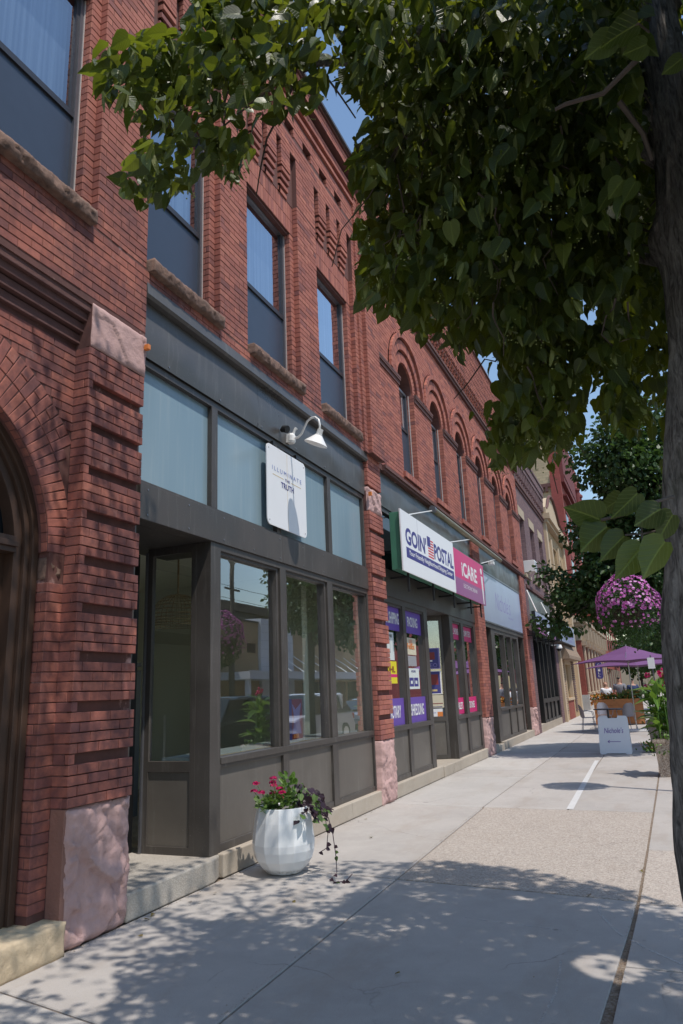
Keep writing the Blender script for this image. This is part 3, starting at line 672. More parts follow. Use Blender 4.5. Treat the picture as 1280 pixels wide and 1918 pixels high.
# --- shopfront of the near building
def storefront(parent, y0, y1, posts, zt_=3.05, zb_=1.04, beam=(3.14, 3.47), name='shopfront_frame', x=XF, mat='metal_bronze'):
    pass
fr = MB(); Xf = XF
fr.box(-4.1, Xf-.01, 4.757, 4.845, .2, 4.66)          # left jamb strip
fr.box(-4.12, Xf, 5.985, 6.165, .2, 3.14)              # corner post
for a, c in ((7.43, 7.63), (8.79, 9.02)): fr.box(-4.08, Xf, a+.03, c-.03, .22, 3.14); fr.box(-4.1, Xf-.03, a, c, .98, 3.14)
fr.box(-4.08, Xf, 10.30, 10.62, .22, 4.66)
fr.box(-4.08, Xf+.012, 6.165, 10.30, .985, 1.045); fr.box(-4.06, Xf, 6.165, 10.30, .955, .985)
fr.box(-4.08, Xf-.01, 6.165, 10.30, .2, .275); fr.box(-4.08, Xf, 6.165, 10.30, 3.07, 3.14)
frame = part('shopfront_frame', fr, 'metal_bronze', NB, bevel=.004)
for i, (a, c) in enumerate(((4.845, 7.50), (7.504, 10.62))):
    part('lintel_beam', B(-4.1, Xf+.02, a, c, 3.142, 3.47), 'metal_bronze', NB, bevel=.004)
tf_ = MB().box(-4.08, Xf, 4.845, 10.3, 4.60, 4.668).box(-4.08, Xf, 4.845, 10.3, 3.472, 3.50)
for yy in (5.99, 7.40, 8.93): tf_.box(-4.08, Xf, yy, yy+.11, 3.50, 4.60)
part('transom_frame', tf_, 'metal_bronze', NB, bevel=.003)
for a, c in ((4.845, 5.99), (6.10, 7.40), (7.51, 8.93), (9.04, 10.3)): part('transom_panel', B(-4.02, -4.005, a, c, 3.50, 4.60), 'frosted_blue', NB)
def dented(name, y0, y1, z0, z1, x, mat, parent, amp=.012, seed=0, bulge=.02):
    mb = MB(); ny, nz = int((y1-y0)/.05)+2, 14; vs = []
    for j in range(nz+1):
        for i in range(ny+1):
            yy, zz = y0+(y1-y0)*i/ny, z0+(z1-z0)*j/nz; t = j/nz
            n = mnoise.noise(Vector((yy*1.3+seed, zz*2.2, seed)))*amp*1.6+mnoise.noise(Vector((yy*3.5, zz*5, seed+4)))*amp*.5
            vs.append((x+bulge*math.sin(t*math.pi)+n*min(1, 4*min(t, 1-t)), yy, zz))
    mb.add(vs, [(j*(ny+1)+i, j*(ny+1)+i+1, (j+1)*(ny+1)+i+1, (j+1)*(ny+1)+i) for j in range(nz) for i in range(ny)], .5)
    return part(name, mb, mat, parent, smooth=True)
for a, c, s_ in ((4.757, 6.90, 1), (6.905, 8.2, 7), (8.205, 10.62, 12)): dented('fascia_panel', a, c, 4.672, 5.23, -3.925, 'fascia_metal', NB, .011, s_)
part('fascia_backing', B(-4.3, -3.96, 4.757, 10.62, 4.672, 5.36), 'metal_bronze', NB)
part('fascia_cap', MB().prism([(-4.0, 5.225), (-3.86, 5.225), (-3.835, 5.25), (-3.85, 5.37), (-4.0, 5.385)], 'y', 4.757, 10.345), 'fascia_metal', NB, bevel=.003)
for a, c in ((6.165, 7.43), (7.63, 8.79), (9.02, 10.30)):
    wn = part('shop_window', MB().box(-4.06, Xf-.025, a, a+.03, 1.045, 3.07).box(-4.06, Xf-.025, c-.03, c, 1.045, 3.07).box(-4.06, Xf-.025, a+.03, c-.03, 3.04, 3.07), 'metal_bronze', NB)
    part('pane', MB().quad([(-4.03, a+.03, 1.045), (-4.03, c-.03, 1.045), (-4.03, c-.03, 3.04), (-4.03, a+.03, 3.04)]), 'shop_glass', wn)
for a, c in ((6.165, 7.46), (7.60, 8.82), (8.99, 10.30)): part('kick_panel', B(-4.08, -3.985, a, c, .275, .955), 'panel_bronze', NB)
# curb under the shopfront, entrance step, recess
part('shopfront_curb', B(-5.0, -3.885, 6.12, 10.45, 0, .205), 'concrete_curb', NB, bevel=.012)
st = MB().prism([(-4.95, 4.76), (-3.87, 4.76), (-3.87, 5.95), (-3.93, 6.12), (-4.95, 6.12)], 'z', 0, .20); part('entrance_step', st, 'concrete_step', NB, bevel=.015)
rec = MB().box(-4.95, -4.10, 4.845, 6.6, 3.14, 3.2).box(-4.95, -4.1, 4.76, 4.85, .2, 3.14); part('entrance_soffit', rec, 'metal_bronze', NB)
sw = MB(); sw.box(-4.72, -4.12, 5.985, 6.04, .2, .27).box(-4.72, -4.12, 5.985, 6.04, .93, 1.03).box(-4.72, -4.12, 5.985, 6.04, 3.06, 3.14).box(-4.18, -4.12, 5.985, 6.04, .2, 3.14).box(-4.72, -4.66, 5.985, 6.04, .2, 3.14)
swn = part('side_window', sw, 'metal_bronze', NB, bevel=.003)
part('pane', MB().quad([(-4.66, 6.01, 1.03), (-4.18, 6.01, 1.03), (-4.18, 6.01, 3.06), (-4.66, 6.01, 3.06)]), 'shop_glass', swn)
part('kick_panel', B(-4.66, -4.18, 6.0, 6.03, .27, .93), 'panel_bronze', NB)
part('side_window_trim', B(-4.735, -4.715, 5.96, 5.984, .2, 3.1), 'metal_sash', NB)
dm = MB().box(-4.90, -4.84, 4.86, 5.00, .2, 3.1).box(-4.90, -4.84, 5.86, 6.0, .2, 3.1).box(-4.90, -4.84, 5.0, 5.86, 2.2, 2.32).box(-4.90, -4.84, 5.0, 5.86, .2, .42).box(-4.9, -4.84, 5.0, 5.86, 3.0, 3.1)
do = part('shop_door', dm, 'metal_dark', NB); part('pane', MB().quad([(-4.87, 5, .42), (-4.87, 5.86, .42), (-4.87, 5.86, 3.0), (-4.87, 5, 3.0)]), 'shop_glass', do)
part('door_handle', B(-4.80, -4.77, 5.62, 5.66, .95, 1.45).box(-4.84, -4.78, 5.63, 5.65, 1.0, 1.03).box(-4.84, -4.78, 5.63, 5.65, 1.38, 1.41), 'metal_bright', do)
mb = MB()
for yy in np.arange(4.95, 10.5, .62):
    for zz in (3.19, 3.42): mb.prism([(yy+.009*math.cos(t), zz+.009*math.sin(t)) for t in np.linspace(0, 6.28, 7)[:-1]], 'x', -3.93, -3.925)
for yy in (5.2, 6.1, 7.0, 7.9, 8.8, 9.7): mb.prism([(yy+.011*math.cos(t), 4.71+.011*math.sin(t)) for t in np.linspace(0, 6.28, 7)[:-1]], 'x', -3.925, -3.914)
part('rivets', mb, 'metal_sash', NB, kind='stuff')
part('caulk_seam', B(-3.952, -3.945, 10.605, 10.62, .22, 3.1), 'efflor', NB)
# interior
part('shop_floor', B(-9, -4.10, 4.9, 10.4, .12, .19), 'floor_wood', NB)
part('interior_wall', MB().box(-9, -4.10, 10.20, 10.33, .19, 3.6), 'cream_wall', NB)
part('back_wall', MB().box(-9.1, -9.0, 4.8, 10.5, .19, 3.6).box(-9, -4.9, 4.72, 4.8, .19, 3.6), 'cream_wall', NB)
part('shop_ceiling', B(-9, -4.11, 4.8, 10.4, 3.47, 3.55), 'cream_wall', NB)
part('cream_pillar', B(-5.05, -4.75, 9.62, 9.80, .19, 3.2), 'cream_wall', NB)
part('wall_access_plate', B(-4.75, -4.55, 10.175, 10.198, 1.32, 1.5), 'cream_wall', NB, bevel=.004)
sh = part('display_shelf', B(-4.55, -4.10, 6.05, 10.34, 1.03, 1.055), 'shelf_white', NB); part('shelf_edge', B(-4.1, -4.08, 6.1, 10.34, 1.0, 1.052), 'pine_edge', NB)
part('inner_partition', B(-6.4, -6.3, 6.9, 7.9, .19, 2.0).box(-6.4, -6.3, 6.9, 7.9, 2.05, 2.1), 'interior_grey', NB)
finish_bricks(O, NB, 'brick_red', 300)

# rattan pendant inside
pn = thing('pendant_lamp', 'rattan dome pendant lamp hanging inside the recessed side window of the near shop', 'lamp', (-5.15, 7.1, 2.45))
prof = [(.30, 0), (.31, .05), (.305, .12), (.28, .22), (.22, .30), (.13, .355), (.05, .37), (.02, .38)]
mb = MB()
for k in range(0, 14):
    t = k/13; i = min(int(t*7), 6); u = t*7-i; r = prof[i][0]*(1-u)+prof[i+1][0]*u; z = prof[i][1]*(1-u)+prof[i+1][1]*u
    mb.tube([(-5.15+r*math.cos(a), 7.1+r*math.sin(a), 2.45+z) for a in np.linspace(0, 2*math.pi, 25)], .006, 4)
for a in np.linspace(0, 2*math.pi, 28, endpoint=False): mb.tube([(-5.15+r*math.cos(a), 7.1+r*math.sin(a), 2.45+z) for r, z in prof], .004, 4)
part('lamp_shade', mb, 'rattan', pn); part('cord', MB().tube([(-5.15, 7.1, 2.8), (-5.15, 7.1, 3.47)], .012, 6), 'rattan', pn)
# folded poster board on the display shelf
ps = thing('poster_board', 'navy and photo poster board standing on the shelf in the middle shop window', 'poster', (-4.3, 8.3, 1.055))
part('board', B(-4.32, -4.30, 7.98, 8.36, 1.055, 1.55), 'ink_navy', ps); part('photo_board', B(-4.34, -4.32, 8.362, 8.70, 1.055, 1.55), 'ink_maroon', ps)
part('photo_print', MB().prism([(8.40, 1.12), (8.66, 1.12), (8.6, 1.3), (8.66, 1.5), (8.5, 1.42), (8.40, 1.5), (8.47, 1.3)], 'x', -4.3195, -4.317), 'ink_violet_pale', ps)
part('photo_print', B(-4.319, -4.318, 8.44, 8.58, 1.07, 1.16), 'ink_orange', ps)
text('SPACE', 'ink_white', ps, (-4.30, 8.15, 1.36), .05, .22)

def scatter_litter():
    L = Leaves('linden')
    for x_, y_ in ((-3.72, 5.35), (-3.66, 5.62), (-3.80, 5.0), (-3.55, 4.55), (-2.9, 5.6), (-3.76, 7.6), (-3.7, 9.2), (-1.6, 4.4), (-.7, 6.3), (-3.2, 8.1), (-.35, 7.2), (-3.78, 4.86)):
        L.add((x_, y_, .012), rdir()*np.array((1, 1, .05)), UPv+rdir(.25), random.uniform(.028, .05))
    L.build('fallen_leaves', 'leaf_dry', walk)
# ------------------------------------------------------------------ sign, wall lamp, pot
sg = thing('shop_sign', 'white rounded square shop sign reading Illuminate the Truth below the gooseneck lamp', 'sign', (-3.90, 7.60, 4.05))
def rrect(cy, cz, w_, h_, r, n=6):
    out = []
    for sy, sz, a0 in ((1, -1, -90), (1, 1, 0), (-1, 1, 90), (-1, -1, 180)):
        for k in range(n+1):
            a = R_(a0+90*k/n); out.append((cy+sy*(w_/2-r)+r*math.cos(a), cz+sz*(h_/2-r)+r*math.sin(a)))
    return out
part('sign_panel', MB().prism(rrect(7.60, 4.045, 1.04, 1.0, .07), 'x', -3.912, -3.90), 'white_panel', sg)
part('sign_bracket', B(-4.0, -3.913, 7.27, 7.30, 3.6, 4.62).box(-4.0, -3.913, 7.89, 7.92, 3.6, 4.62), 'metal_dark', sg)
part('panel_seam', B(-3.90, -3.8988, 7.598, 7.602, 3.56, 4.53), 'ink_gold', sg)
text('I L L U M I N A T E', 'ink_blue_light', sg, (-3.8985, 7.60, 4.265), .054, .78)
part('gold_rule', B(-3.90, -3.8985, 7.22, 7.50, 4.178, 4.186).box(-3.90, -3.8985, 7.70, 7.98, 4.178, 4.186), 'ink_gold', sg)
text('THE', 'ink_navy', sg, (-3.8985, 7.60, 4.182), .036, .13, bold=.01)
text('TRUTH', 'ink_navy', sg, (-3.8985, 7.60, 4.098), .073, .34, bold=.015)
mb = MB()
for a, c in ((7.13, 4.49), (8.07, 4.49), (7.13, 3.60), (8.07, 3.60)): mb.prism([(a+.008*math.cos(t), c+.008*math.sin(t)) for t in np.linspace(0, 6.28, 8, endpoint=False)], 'x', -3.90, -3.896)
part('screws', mb, 'ink_grey', sg)
lp = thing('wall_lamp', 'white gooseneck barn lamp on the bronze fascia above the rounded sign', 'lamp', (-3.92, 7.68, 4.77))
part('junction_box', MB().lathe((-3.87, 7.68, 4.70), [(.0, 0), (.045, .005), (.055, .03), (.055, .10), (.04, .13), (0, .135)], 14).box(-3.93, -3.86, 7.63, 7.73, 4.71, 4.82), 'lamp_white', lp, smooth=False)
part('photocell', MB().tube([(-3.84, 7.68, 4.82), (-3.82, 7.68, 4.87), (-3.80, 7.69, 4.90)], [.018, .016, .022], 8), 'lamp_white', lp)
arm = [(-3.83, 7.68, 4.765), (-3.77, 7.675, 4.765), (-3.71, 7.66, 4.80), (-3.66, 7.64, 4.87), (-3.61, 7.62, 4.93), (-3.55, 7.60, 4.955), (-3.48, 7.58, 4.95), (-3.43, 7.57, 4.90), (-3.415, 7.565, 4.83), (-3.415, 7.565, 4.76)]
part('gooseneck_arm', MB().tube(arm, .0135, 10), 'lamp_white', lp, smooth=True)
A = Vector((-3.415, 7.565, 4.74)); D = Vector((-.38, .0, -.92)).normalized(); e1 = Vector((0, 1, 0)); e2 = D.cross(e1)
def cone_ring(pr, n=28):
    vs = [A+D*t+(e1*math.cos(2*math.pi*k/n)+e2*math.sin(2*math.pi*k/n))*r for t, r in pr for k in range(n)]
    return vs, [(i*n+k, i*n+(k+1) % n, (i+1)*n+(k+1) % n, (i+1)*n+k) for i in range(len(pr)-1) for k in range(n)]
mb = MB(); mb.add(*cone_ring([(-.03, .0), (-.03, .036), (.04, .038), (.042, .046), (.05, .046), (.16, .148), (.165, .15), (.16, .144), (.05, .036)])); part('lamp_shade', mb, 'lamp_white', lp, smooth=False)
part('spot_lamp', MB().tube([(-3.9, 7.45, 4.80), (-3.86, 7.45, 4.82), (-3.80, 7.44, 4.80)], [.02, .045, .05], 10), 'metal_black', lp)

PC = (-3.43, 6.45)
pot = thing('planter_pot', 'large white faceted egg shaped planter pot at the foot of the near shopfront', 'planter', (PC[0], PC[1], 0))
prof = [(.0, .004), (.13, .004), (.16, .012), (.215, .06), (.265, .13), (.293, .21), (.295, .27), (.288, .36), (.272, .46), (.25, .58), (.243, .585), (.235, .57), (.24, .50)]
mb = MB(); n = 13; vs = []
for i, (r, z) in enumerate(prof):
    for k in range(n):
        a = 2*math.pi*(k+(.5 if i > 6 and i < 9 else 0)*0)/n+.2; rr_ = r*(1.0 if i % 2 else 1.01); vs.append((PC[0]+rr_*math.cos(a), PC[1]+rr_*math.sin(a), z))
mb.add(vs, [(i*n+k, i*n+(k+1) % n, (i+1)*n+(k+1) % n, (i+1)*n+k) for i in range(len(prof)-1) for k in range(n)], .5)
po = part('pot_body', mb, 'pot_white', pot, smooth=False); bv = po.modifiers.new('b', 'BEVEL'); bv.width = .03; bv.segments = 3; bv.limit_method = 'ANGLE'; bv.angle_limit = R_(7)
part('dirt_ring', MB().lathe((PC[0], PC[1], .0), [(.132, .003), (.168, .0165), (.20, .045)], 22), 'pot_grime', pot)
part('soil', MB().lathe((PC[0], PC[1], .52), [(0, .01), (.15, .012), (.245, 0)], 16), 'soil', pot)

def leaf_tpl(kind):
    if kind == 'linden':    # heart-shaped, folded along the midrib, tip drooping; stalk at origin, grows along +y, normal +z; unit length
        out = [(.0, .04), (.15, -.05), (.33, .02), (.43, .20), (.41, .44), (.29, .68), (.12, .88), (0, 1.06)]
        mid = [(0, .04), (0, .10), (0, .2), (0, .32), (0, .50), (0, .70), (0, .86), (0, 1.02)]
        v = []; f = []
        for s in (1, -1):
            o = len(v)
            for i, ((x, y), (mx, my)) in enumerate(zip(out, mid)):
                v.append((s*x, y, x*.22-.18*y*y+(.03 if i % 2 else -.01)*(x > .2))); v.append((0, my, -.18*my*my))
            for i in range(len(out)-1):
                q = (o+2*i, o+2*i+2, o+2*i+3, o+2*i+1); f.append(q if s == 1 else q[::-1])
        return np.array(v), f
    if kind == 'bract':
        v = np.array([(0, 0, 0), (.10, .25, .03), (.12, .6, .0), (.04, .95, -.08), (-.04, .95, -.08), (-.12, .6, .0), (-.10, .25, .03), (0, .5, -.02)]); return v, [(0, 1, 7, 6), (1, 2, 7), (7, 2, 3, 4), (7, 4, 5), (6, 7, 5)]
    if kind == 'small':
        return np.array([(0, 0, 0), (.38, .35, .08), (.3, .75, .02), (0, 1, -.1), (-.3, .75, .02), (-.38, .35, .08)]), [(0, 1, 2, 3), (0, 3, 4, 5)]
    if kind == 'star':     # five petal flower, trumpet
        v = [(0, 0, -.25)]; f = []
        for k in range(10):
            a = math.pi*k/5; r = .5 if k % 2 == 0 else .36; v.append((r*math.cos(a), r*math.sin(a), .05 if k % 2 == 0 else 0))
        return np.array(v), [(0, 1+k, 1+(k+1) % 10) for k in range(10)]
    if kind == 'long':
        v = []; f = []
        for i, (w_, y) in enumerate([(.03, 0), (.11, .2), (.17, .45), (.15, .7), (.07, .9), (0, 1.02)]):
            z = -.35*y*y; v += [(-w_, y, z+w_*.4), (0, y, z), (w_, y, z+w_*.4)]
        for i in range(5):
            f += [(3*i, 3*i+1, 3*i+4, 3*i+3), (3*i+1, 3*i+2, 3*i+5, 3*i+4)]
        return np.array(v), f
    if kind == 'round':
        v = [(0, 0, 0)]+[(.5*math.cos(a), .5+.5*math.sin(a), .06*math.cos(3*a)) for a in np.linspace(-math.pi/2+.3, 1.5*math.pi-.3, 10)]
        return np.array(v), [(0, i, i+1) for i in range(1, 10)]
TPL = {k: leaf_tpl(k) for k in ('linden', 'bract', 'small', 'star', 'long', 'round')}
def frame_of(y, z):
    """matrix with local +y along y and local +z near z"""
    y = np.asarray(y, float); y = y/np.linalg.norm(y); z = np.asarray(z, float); z = z-y*(z@y); nz = np.linalg.norm(z); z = z/nz if nz > 1e-5 else np.array((0, 0, 1.)); x = np.cross(y, z); return np.stack([x, y, z], 1)
class Leaves:
    def __init__(s, tpl): s.t = TPL[tpl]; s.V = []; s.items = []
    def add(s, p, y, z, size, vary=True): s.items.append((np.array(p, float), frame_of(y, z)*(np.array((random.uniform(.78, 1.1), 1, random.uniform(-.4, 2.4))) if vary else 1), size))
    def build(s, name, mat, parent, singles=0, single_name='leaf', **props):
        it = s.items
        if singles:
            def sc(i):
                px, py, z = project(i[0]); return i[2]/z if (-10 < px < 1290 and -10 < py < 1900 and z > .2) else 0
            it = sorted(it, key=lambda i: -sc(i)); me = bpy.data.meshes.new(single_name); me.from_pydata(s.t[0].tolist(), [], s.t[1]); la = me.attributes.new('lc', 'FLOAT_VECTOR', 'POINT'); la.data.foreach_set('vector', s.t[0].ravel()); me.materials.append(MAT[mat]); me.polygons.foreach_set('use_smooth', [True]*len(me.polygons)); me.update()
            for p, M, k in it[:singles]:
                o = bpy.data.objects.new(single_name, me); C.objects.link(o); o.parent = parent; o.matrix_parent_inverse = Matrix.Translation(-parent.location)
                o.matrix_basis = Matrix([list(M[0]*k)+[p[0]], list(M[1]*k)+[p[1]], list(M[2]*k)+[p[2]], [0, 0, 0, 1]])
            it = it[singles:]
        if not it: return
        v0, f0 = s.t; nv = len(v0); P = np.array([i[0] for i in it]); M = np.array([i[1] for i in it]); K = np.array([i[2] for i in it])
        V = np.einsum('nij,vj->nvi', M, v0)*K[:, None, None]+P[:, None, :]
        n = len(it); lo = np.array([i for f in f0 for i in f]); ln = np.array([len(f) for f in f0]); nl = len(lo)
        me = bpy.data.meshes.new(name); me.vertices.add(n*nv); me.vertices.foreach_set('co', V.ravel())
        me.loops.add(n*nl); me.loops.foreach_set('vertex_index', (lo[None]+np.arange(n)[:, None]*nv).ravel())
        me.polygons.add(n*len(f0)); me.polygons.foreach_set('loop_start', (np.concatenate([[0], np.cumsum(ln)[:-1]])[None]+np.arange(n)[:, None]*nl).ravel())
        me.polygons.foreach_set('loop_total', np.tile(ln, n)); me.materials.append(MAT[mat]); me.polygons.foreach_set('use_smooth', [True]*len(me.polygons)); me.update(calc_edges=True); me.validate()
        la = me.attributes.new('lc', 'FLOAT_VECTOR', 'POINT'); la.data.foreach_set('vector', np.tile(v0, (n, 1)).ravel())
        a = me.attributes.new('rnd', 'FLOAT', 'FACE'); a.data.foreach_set('value', np.repeat(rng.random(n), len(f0)))
        return link(name, me, parent, kind='stuff', **props)
def rdir(s=1): v = rng.normal(size=3); return v/np.linalg.norm(v)*s
UPv = np.array((0, 0, 1.))
scatter_litter()
# geranium on the left side of the pot
ger = thing('geranium', 'geranium with bright magenta flower heads on the left side of the white pot', 'plant', (PC[0]-.02, PC[1]-.1, .53))
Lv = Leaves('round'); stems = MB()
for _ in range(210):
    a = random.uniform(0, 6.28); r = random.uniform(0, .19); p = np.array((PC[0]-.04+r*math.cos(a)*.95, PC[1]-.06+r*math.sin(a), .57+random.uniform(-.03, .16)*(1-r*2)))
    if p[1] > PC[1]+.12: continue
    out = np.array((math.cos(a), math.sin(a), .25)); Lv.add(p, out+rdir(.5), UPv+rdir(.6)-np.array((0, .3, 0)), random.uniform(.035, .06))
Lv.build('foliage', 'leaf_geranium', ger)
Fl = Leaves('star'); view = -np.array((-.35, .75, -.1))
heads = [(-3.62, 6.27, .80), (-3.66, 6.30, .725), (-3.58, 6.30, .715), (-3.49, 6.36, .80), (-3.44, 6.40, .74), (-3.50, 6.38, .70), (-3.36, 6.30, .72), (-3.45, 6.42, .66), (-3.53, 6.45, .76), (-3.47, 6.33, .84)]
for hx, hy, hz in heads:
    for _ in range(26):
        d = rdir(); d[2] = abs(d[2])*.8; p = np.array((hx, hy, hz))+d*np.array((.034, .034, .022)); Fl.add(p, np.cross(d, UPv)+rdir(.1), d, random.uniform(.022, .032))
    stems.tube([(hx, hy, hz), (hx*.7+PC[0]*.3, hy*.7+PC[1]*.3, hz-.12), (PC[0]-.03, PC[1]-.05, .5)], .0028, 5)
Fl.build('blossoms', 'petal_magenta', ger); part('stems', stems, 'leaf_geranium', ger)
vin = thing('sweet_potato_vine', 'dark purple sweet potato vine trailing from the white pot down to the pavement', 'plant', (PC[0]+.15, PC[1]+.1, .55))
Lv = Leaves('linden'); Lg = Leaves('linden'); st = MB()
for _ in range(120):
    a = random.uniform(-1.2, 1.9); r = random.uniform(.05, .34); p = np.array((PC[0]+.10+r*math.cos(a), PC[1]+.08+r*math.sin(a)*.8, .74-r*.75+random.uniform(-.08, .10)))
    (Lv if random.random() < .72 else Lg).add(p, np.array((math.cos(a), math.sin(a), -.6))+rdir(.6), np.array((math.cos(a)*.6, -.5, 1))+rdir(.5), random.uniform(.05, .085))
vines = [[(PC[0]+.2, PC[1]-.02, .62), (-3.02, 6.38, .62), (-2.93, 6.38, .5), (-2.89, 6.38, .36), (-2.86, 6.36, .2), (-2.84, 6.33, .06), (-2.88, 6.25, .012), (-2.80, 6.2, .012), (-2.72, 6.24, .012), (-2.68, 6.3, .06)],
         [(PC[0]+.2, PC[1]+.1, .58), (-3.07, 6.6, .5), (-3.04, 6.6, .32), (-3.05, 6.58, .2), (-3.12, 6.55, .16)],
         [(PC[0]+.15, PC[1], .6), (-3.15, 6.35, .66), (-3.05, 6.3, .72), (-2.98, 6.3, .70)]]
for vn in vines:
    st.tube(vn, .004, 5)
    for i in range(len(vn)-1):
        for _ in range(1+(i % 2)):
            t = random.random(); p = np.array(vn[i])*(1-t)+np.array(vn[i+1])*t
            (Lv if random.random() < .7 else Lg).add(p, np.array((.6, 0, -.7))+rdir(.7), np.array((.2, -.8, .5))+rdir(.4), random.uniform(.03, .085 if p[2] > .3 else .045))
Lv.build('purple_foliage', 'leaf_purple', vin); Lg.build('green_foliage', 'leaf_geranium', vin); part('stems', st, 'leaf_purple', vin)
cal = thing('leafy_filler_plant', 'pale green upright filler plant in the middle of the white pot', 'plant', (PC[0]+.03, PC[1]+.02, .55)); Lv = Leaves('small')
for _ in range(70):
    a = random.uniform(0, 6.28); r = random.uniform(0, .1); z = random.uniform(0, .27); Lv.add((PC[0]+.05+r*math.cos(a), PC[1]+.02+r*math.sin(a), .58+z), np.array((math.cos(a), math.sin(a), 1.1))+rdir(.3), rdir()+np.array((0, -1, .4)), random.uniform(.03, .07))
Lv.build('foliage', 'leaf_canna', cal)

# ================================================================== ARCADED BUILDING
AB = thing('arcade_building', 'red brick building with a row of round arched upper windows and stepped cornice', 'building', (-3.88, 18.5, 0))
O = 'arc'; XR = -3.87; Y0, Y1 = 10.945, 25.95; AC = [12.88+2.235*k for k in range(6)]; AW = .49; ZSP = 7.55; wall = MB()
ho = [(c-AW, c+AW, 5.62, ZSP) for c in AC]; RH = 1.085
lay(O, 'Y', XR, Y0, Y1, 5.40, 9.25, holes=ho, circles=[(c, ZSP, RH) for c in AC], z00=5.40)
for c in AC:
    arch_ring(O, XR-.02, c, ZSP, AW, .70, 0, math.pi);     arch_ring(O, XR+.02, c, ZSP, .745, .945, 0, math.pi); arch_ring(O, XR+.07, c, ZSP, .975, 1.075, 0, math.pi, bw=.11)
    lay(O, 'N', c+AW, XR-.20, XR, 5.62, ZSP, bl=.2, z00=5.40)
    mb_ = MB(); aa = np.linspace(0, math.pi, 17); ins = [(c+(AW-.004)*math.cos(a), ZSP+(AW-.004)*math.sin(a)) for a in aa]; 
    # arch-headed hole in the backing wall
    wall.prism([(c+1.1, ZSP), (c+1.1, 9.25), (c-1.1, 9.25), (c-1.1, ZSP)]+ins[::-1], 'x', -4.5, XR-.055, .5)
    for i in range(20):
        a = (i+.5)/20*math.pi
        put(O, 'V', XR-.012, c+(AW+.015)*math.cos(a), ZSP+(AW+.015)*math.sin(a), AW*math.pi/20-.006, .03, a-math.pi/2)
prev = Y0
for c in AC: wall.box(-4.5, XR-md, prev, c-AW, 5.3, ZSP, .5); wall.box(-4.5, XR-md, c-AW, c+AW, 5.3, 5.6, .5); prev = c+AW
wall.box(-4.5, XR-md, prev, Y1, 5.3, ZSP, .5)
for a, b_ in ((Y0, AC[0]-1.1), (AC[-1]+1.1, Y1)): wall.box(-4.5, XR-md, a, b_, ZSP, 9.25, .5)
wall.box(-4.4, XR-.01, Y0, Y1, 9.25, 9.9, .5)
# imposts, sills, string courses
prev = Y0
for i, c in enumerate(AC+[None]):
    e = (c-AW) if c else Y1
    part('impost_band', B(-4.2, XR+.05, prev, e+.0, 7.46, 7.545).box(-4.2, XR+.025, prev, e+.0, 7.38, 7.455).box(-4.2, XR+.055, prev+.0, e, 7.50, 7.548), 'stone_trim_dark', AB)
    if c: prev = c+AW
for c in AC:
    lay(O, 'Y', XR+.05, c-AW-.05, c+AW+.06, 5.50, 5.62, z00=5.50, ch=.12, bl=.078); wall.box(-4.2, XR+.04, c-AW-.05, c+AW+.06, 5.50, 5.615, .5)
    lay(O, 'N', c-AW-.05, XR, XR+.05, 5.50, 5.62, z00=5.5, ch=.12)
part('belt_course', B(-4.3, XR+.06, Y0, Y1, 9.25, 9.33).box(-4.3, XR+.09, Y0, Y1, 9.33, 9.40), 'stone_trim_dark', AB)
part('lower_string_course', B(-4.3, XR+.03, Y0+.2, Y1, 5.30, 5.345).box(-4.3, XR+.06, Y0+.2, Y1, 5.345, 5.40), 'stone_trim_dark', AB)
lay(O, 'Y', XR, Y0, Y1, 9.40, 9.52, z00=9.4)
yy = Y0+.1
while yy < Y1-.1:
    for q in range(5): put(O, 'Y', XR+.02+.018*q, yy, 9.52+.072*q+.036, .115, .064); put(O, 'N', XR+.0+.009*q, yy-.058, 9.52+.072*q+.036, .04+.018*q, .064)
    wall.box(-4.3, XR+.01, yy-.05, yy+.05, 9.5, 9.88, .5); wall.box(-4.3, XR+.07, yy-.05, yy+.05, 9.7, 9.88, .5)
    yy += .235
z = 9.88; x = XR+.095
for q in range(8):
    wall.box(-4.4, x-md, Y0, Y1, z, z+.143, .5); lay(O, 'Y', x, Y0, Y1, z, z+.072, z00=z, bl=.213 if q % 2 else .107); lay(O, 'Y', x+.006, Y0, Y1, z+.072, z+.143, z00=z+.072, bl=.107 if q % 2 else .213)
    z += .1435; x += .017
part('coping', B(-4.5, x+.03, Y0, Y1, z, z+.05), 'stone_trim_dark', AB)
# decorative square recesses next to the end pier, small proud blocks
part('square_ornament', B(XR-.01, XR+.012, 11.06, 11.18, 8.05, 8.2), 'stone_trim_dark', AB)
# arcade windows
for c in AC: 
    wn = sash_window(c-AW, c+AW, 5.62, ZSP+.02, 6.72, XR-.19, AB, curtain=False)
    part('arched_head', MB().prism([(c+AW*math.cos(a), ZSP+.02+AW*math.sin(a)) for a in np.linspace(0, math.pi, 17)], 'x', -4.20, -4.16), 'wood_dark', wn)
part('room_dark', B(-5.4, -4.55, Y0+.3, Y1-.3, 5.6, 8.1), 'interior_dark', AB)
for c in AC[:4]: part('window_caulk', B(XR-.13, XR-.11, c+AW-.012, c+AW-.003, 5.65, ZSP), 'efflor', AB)
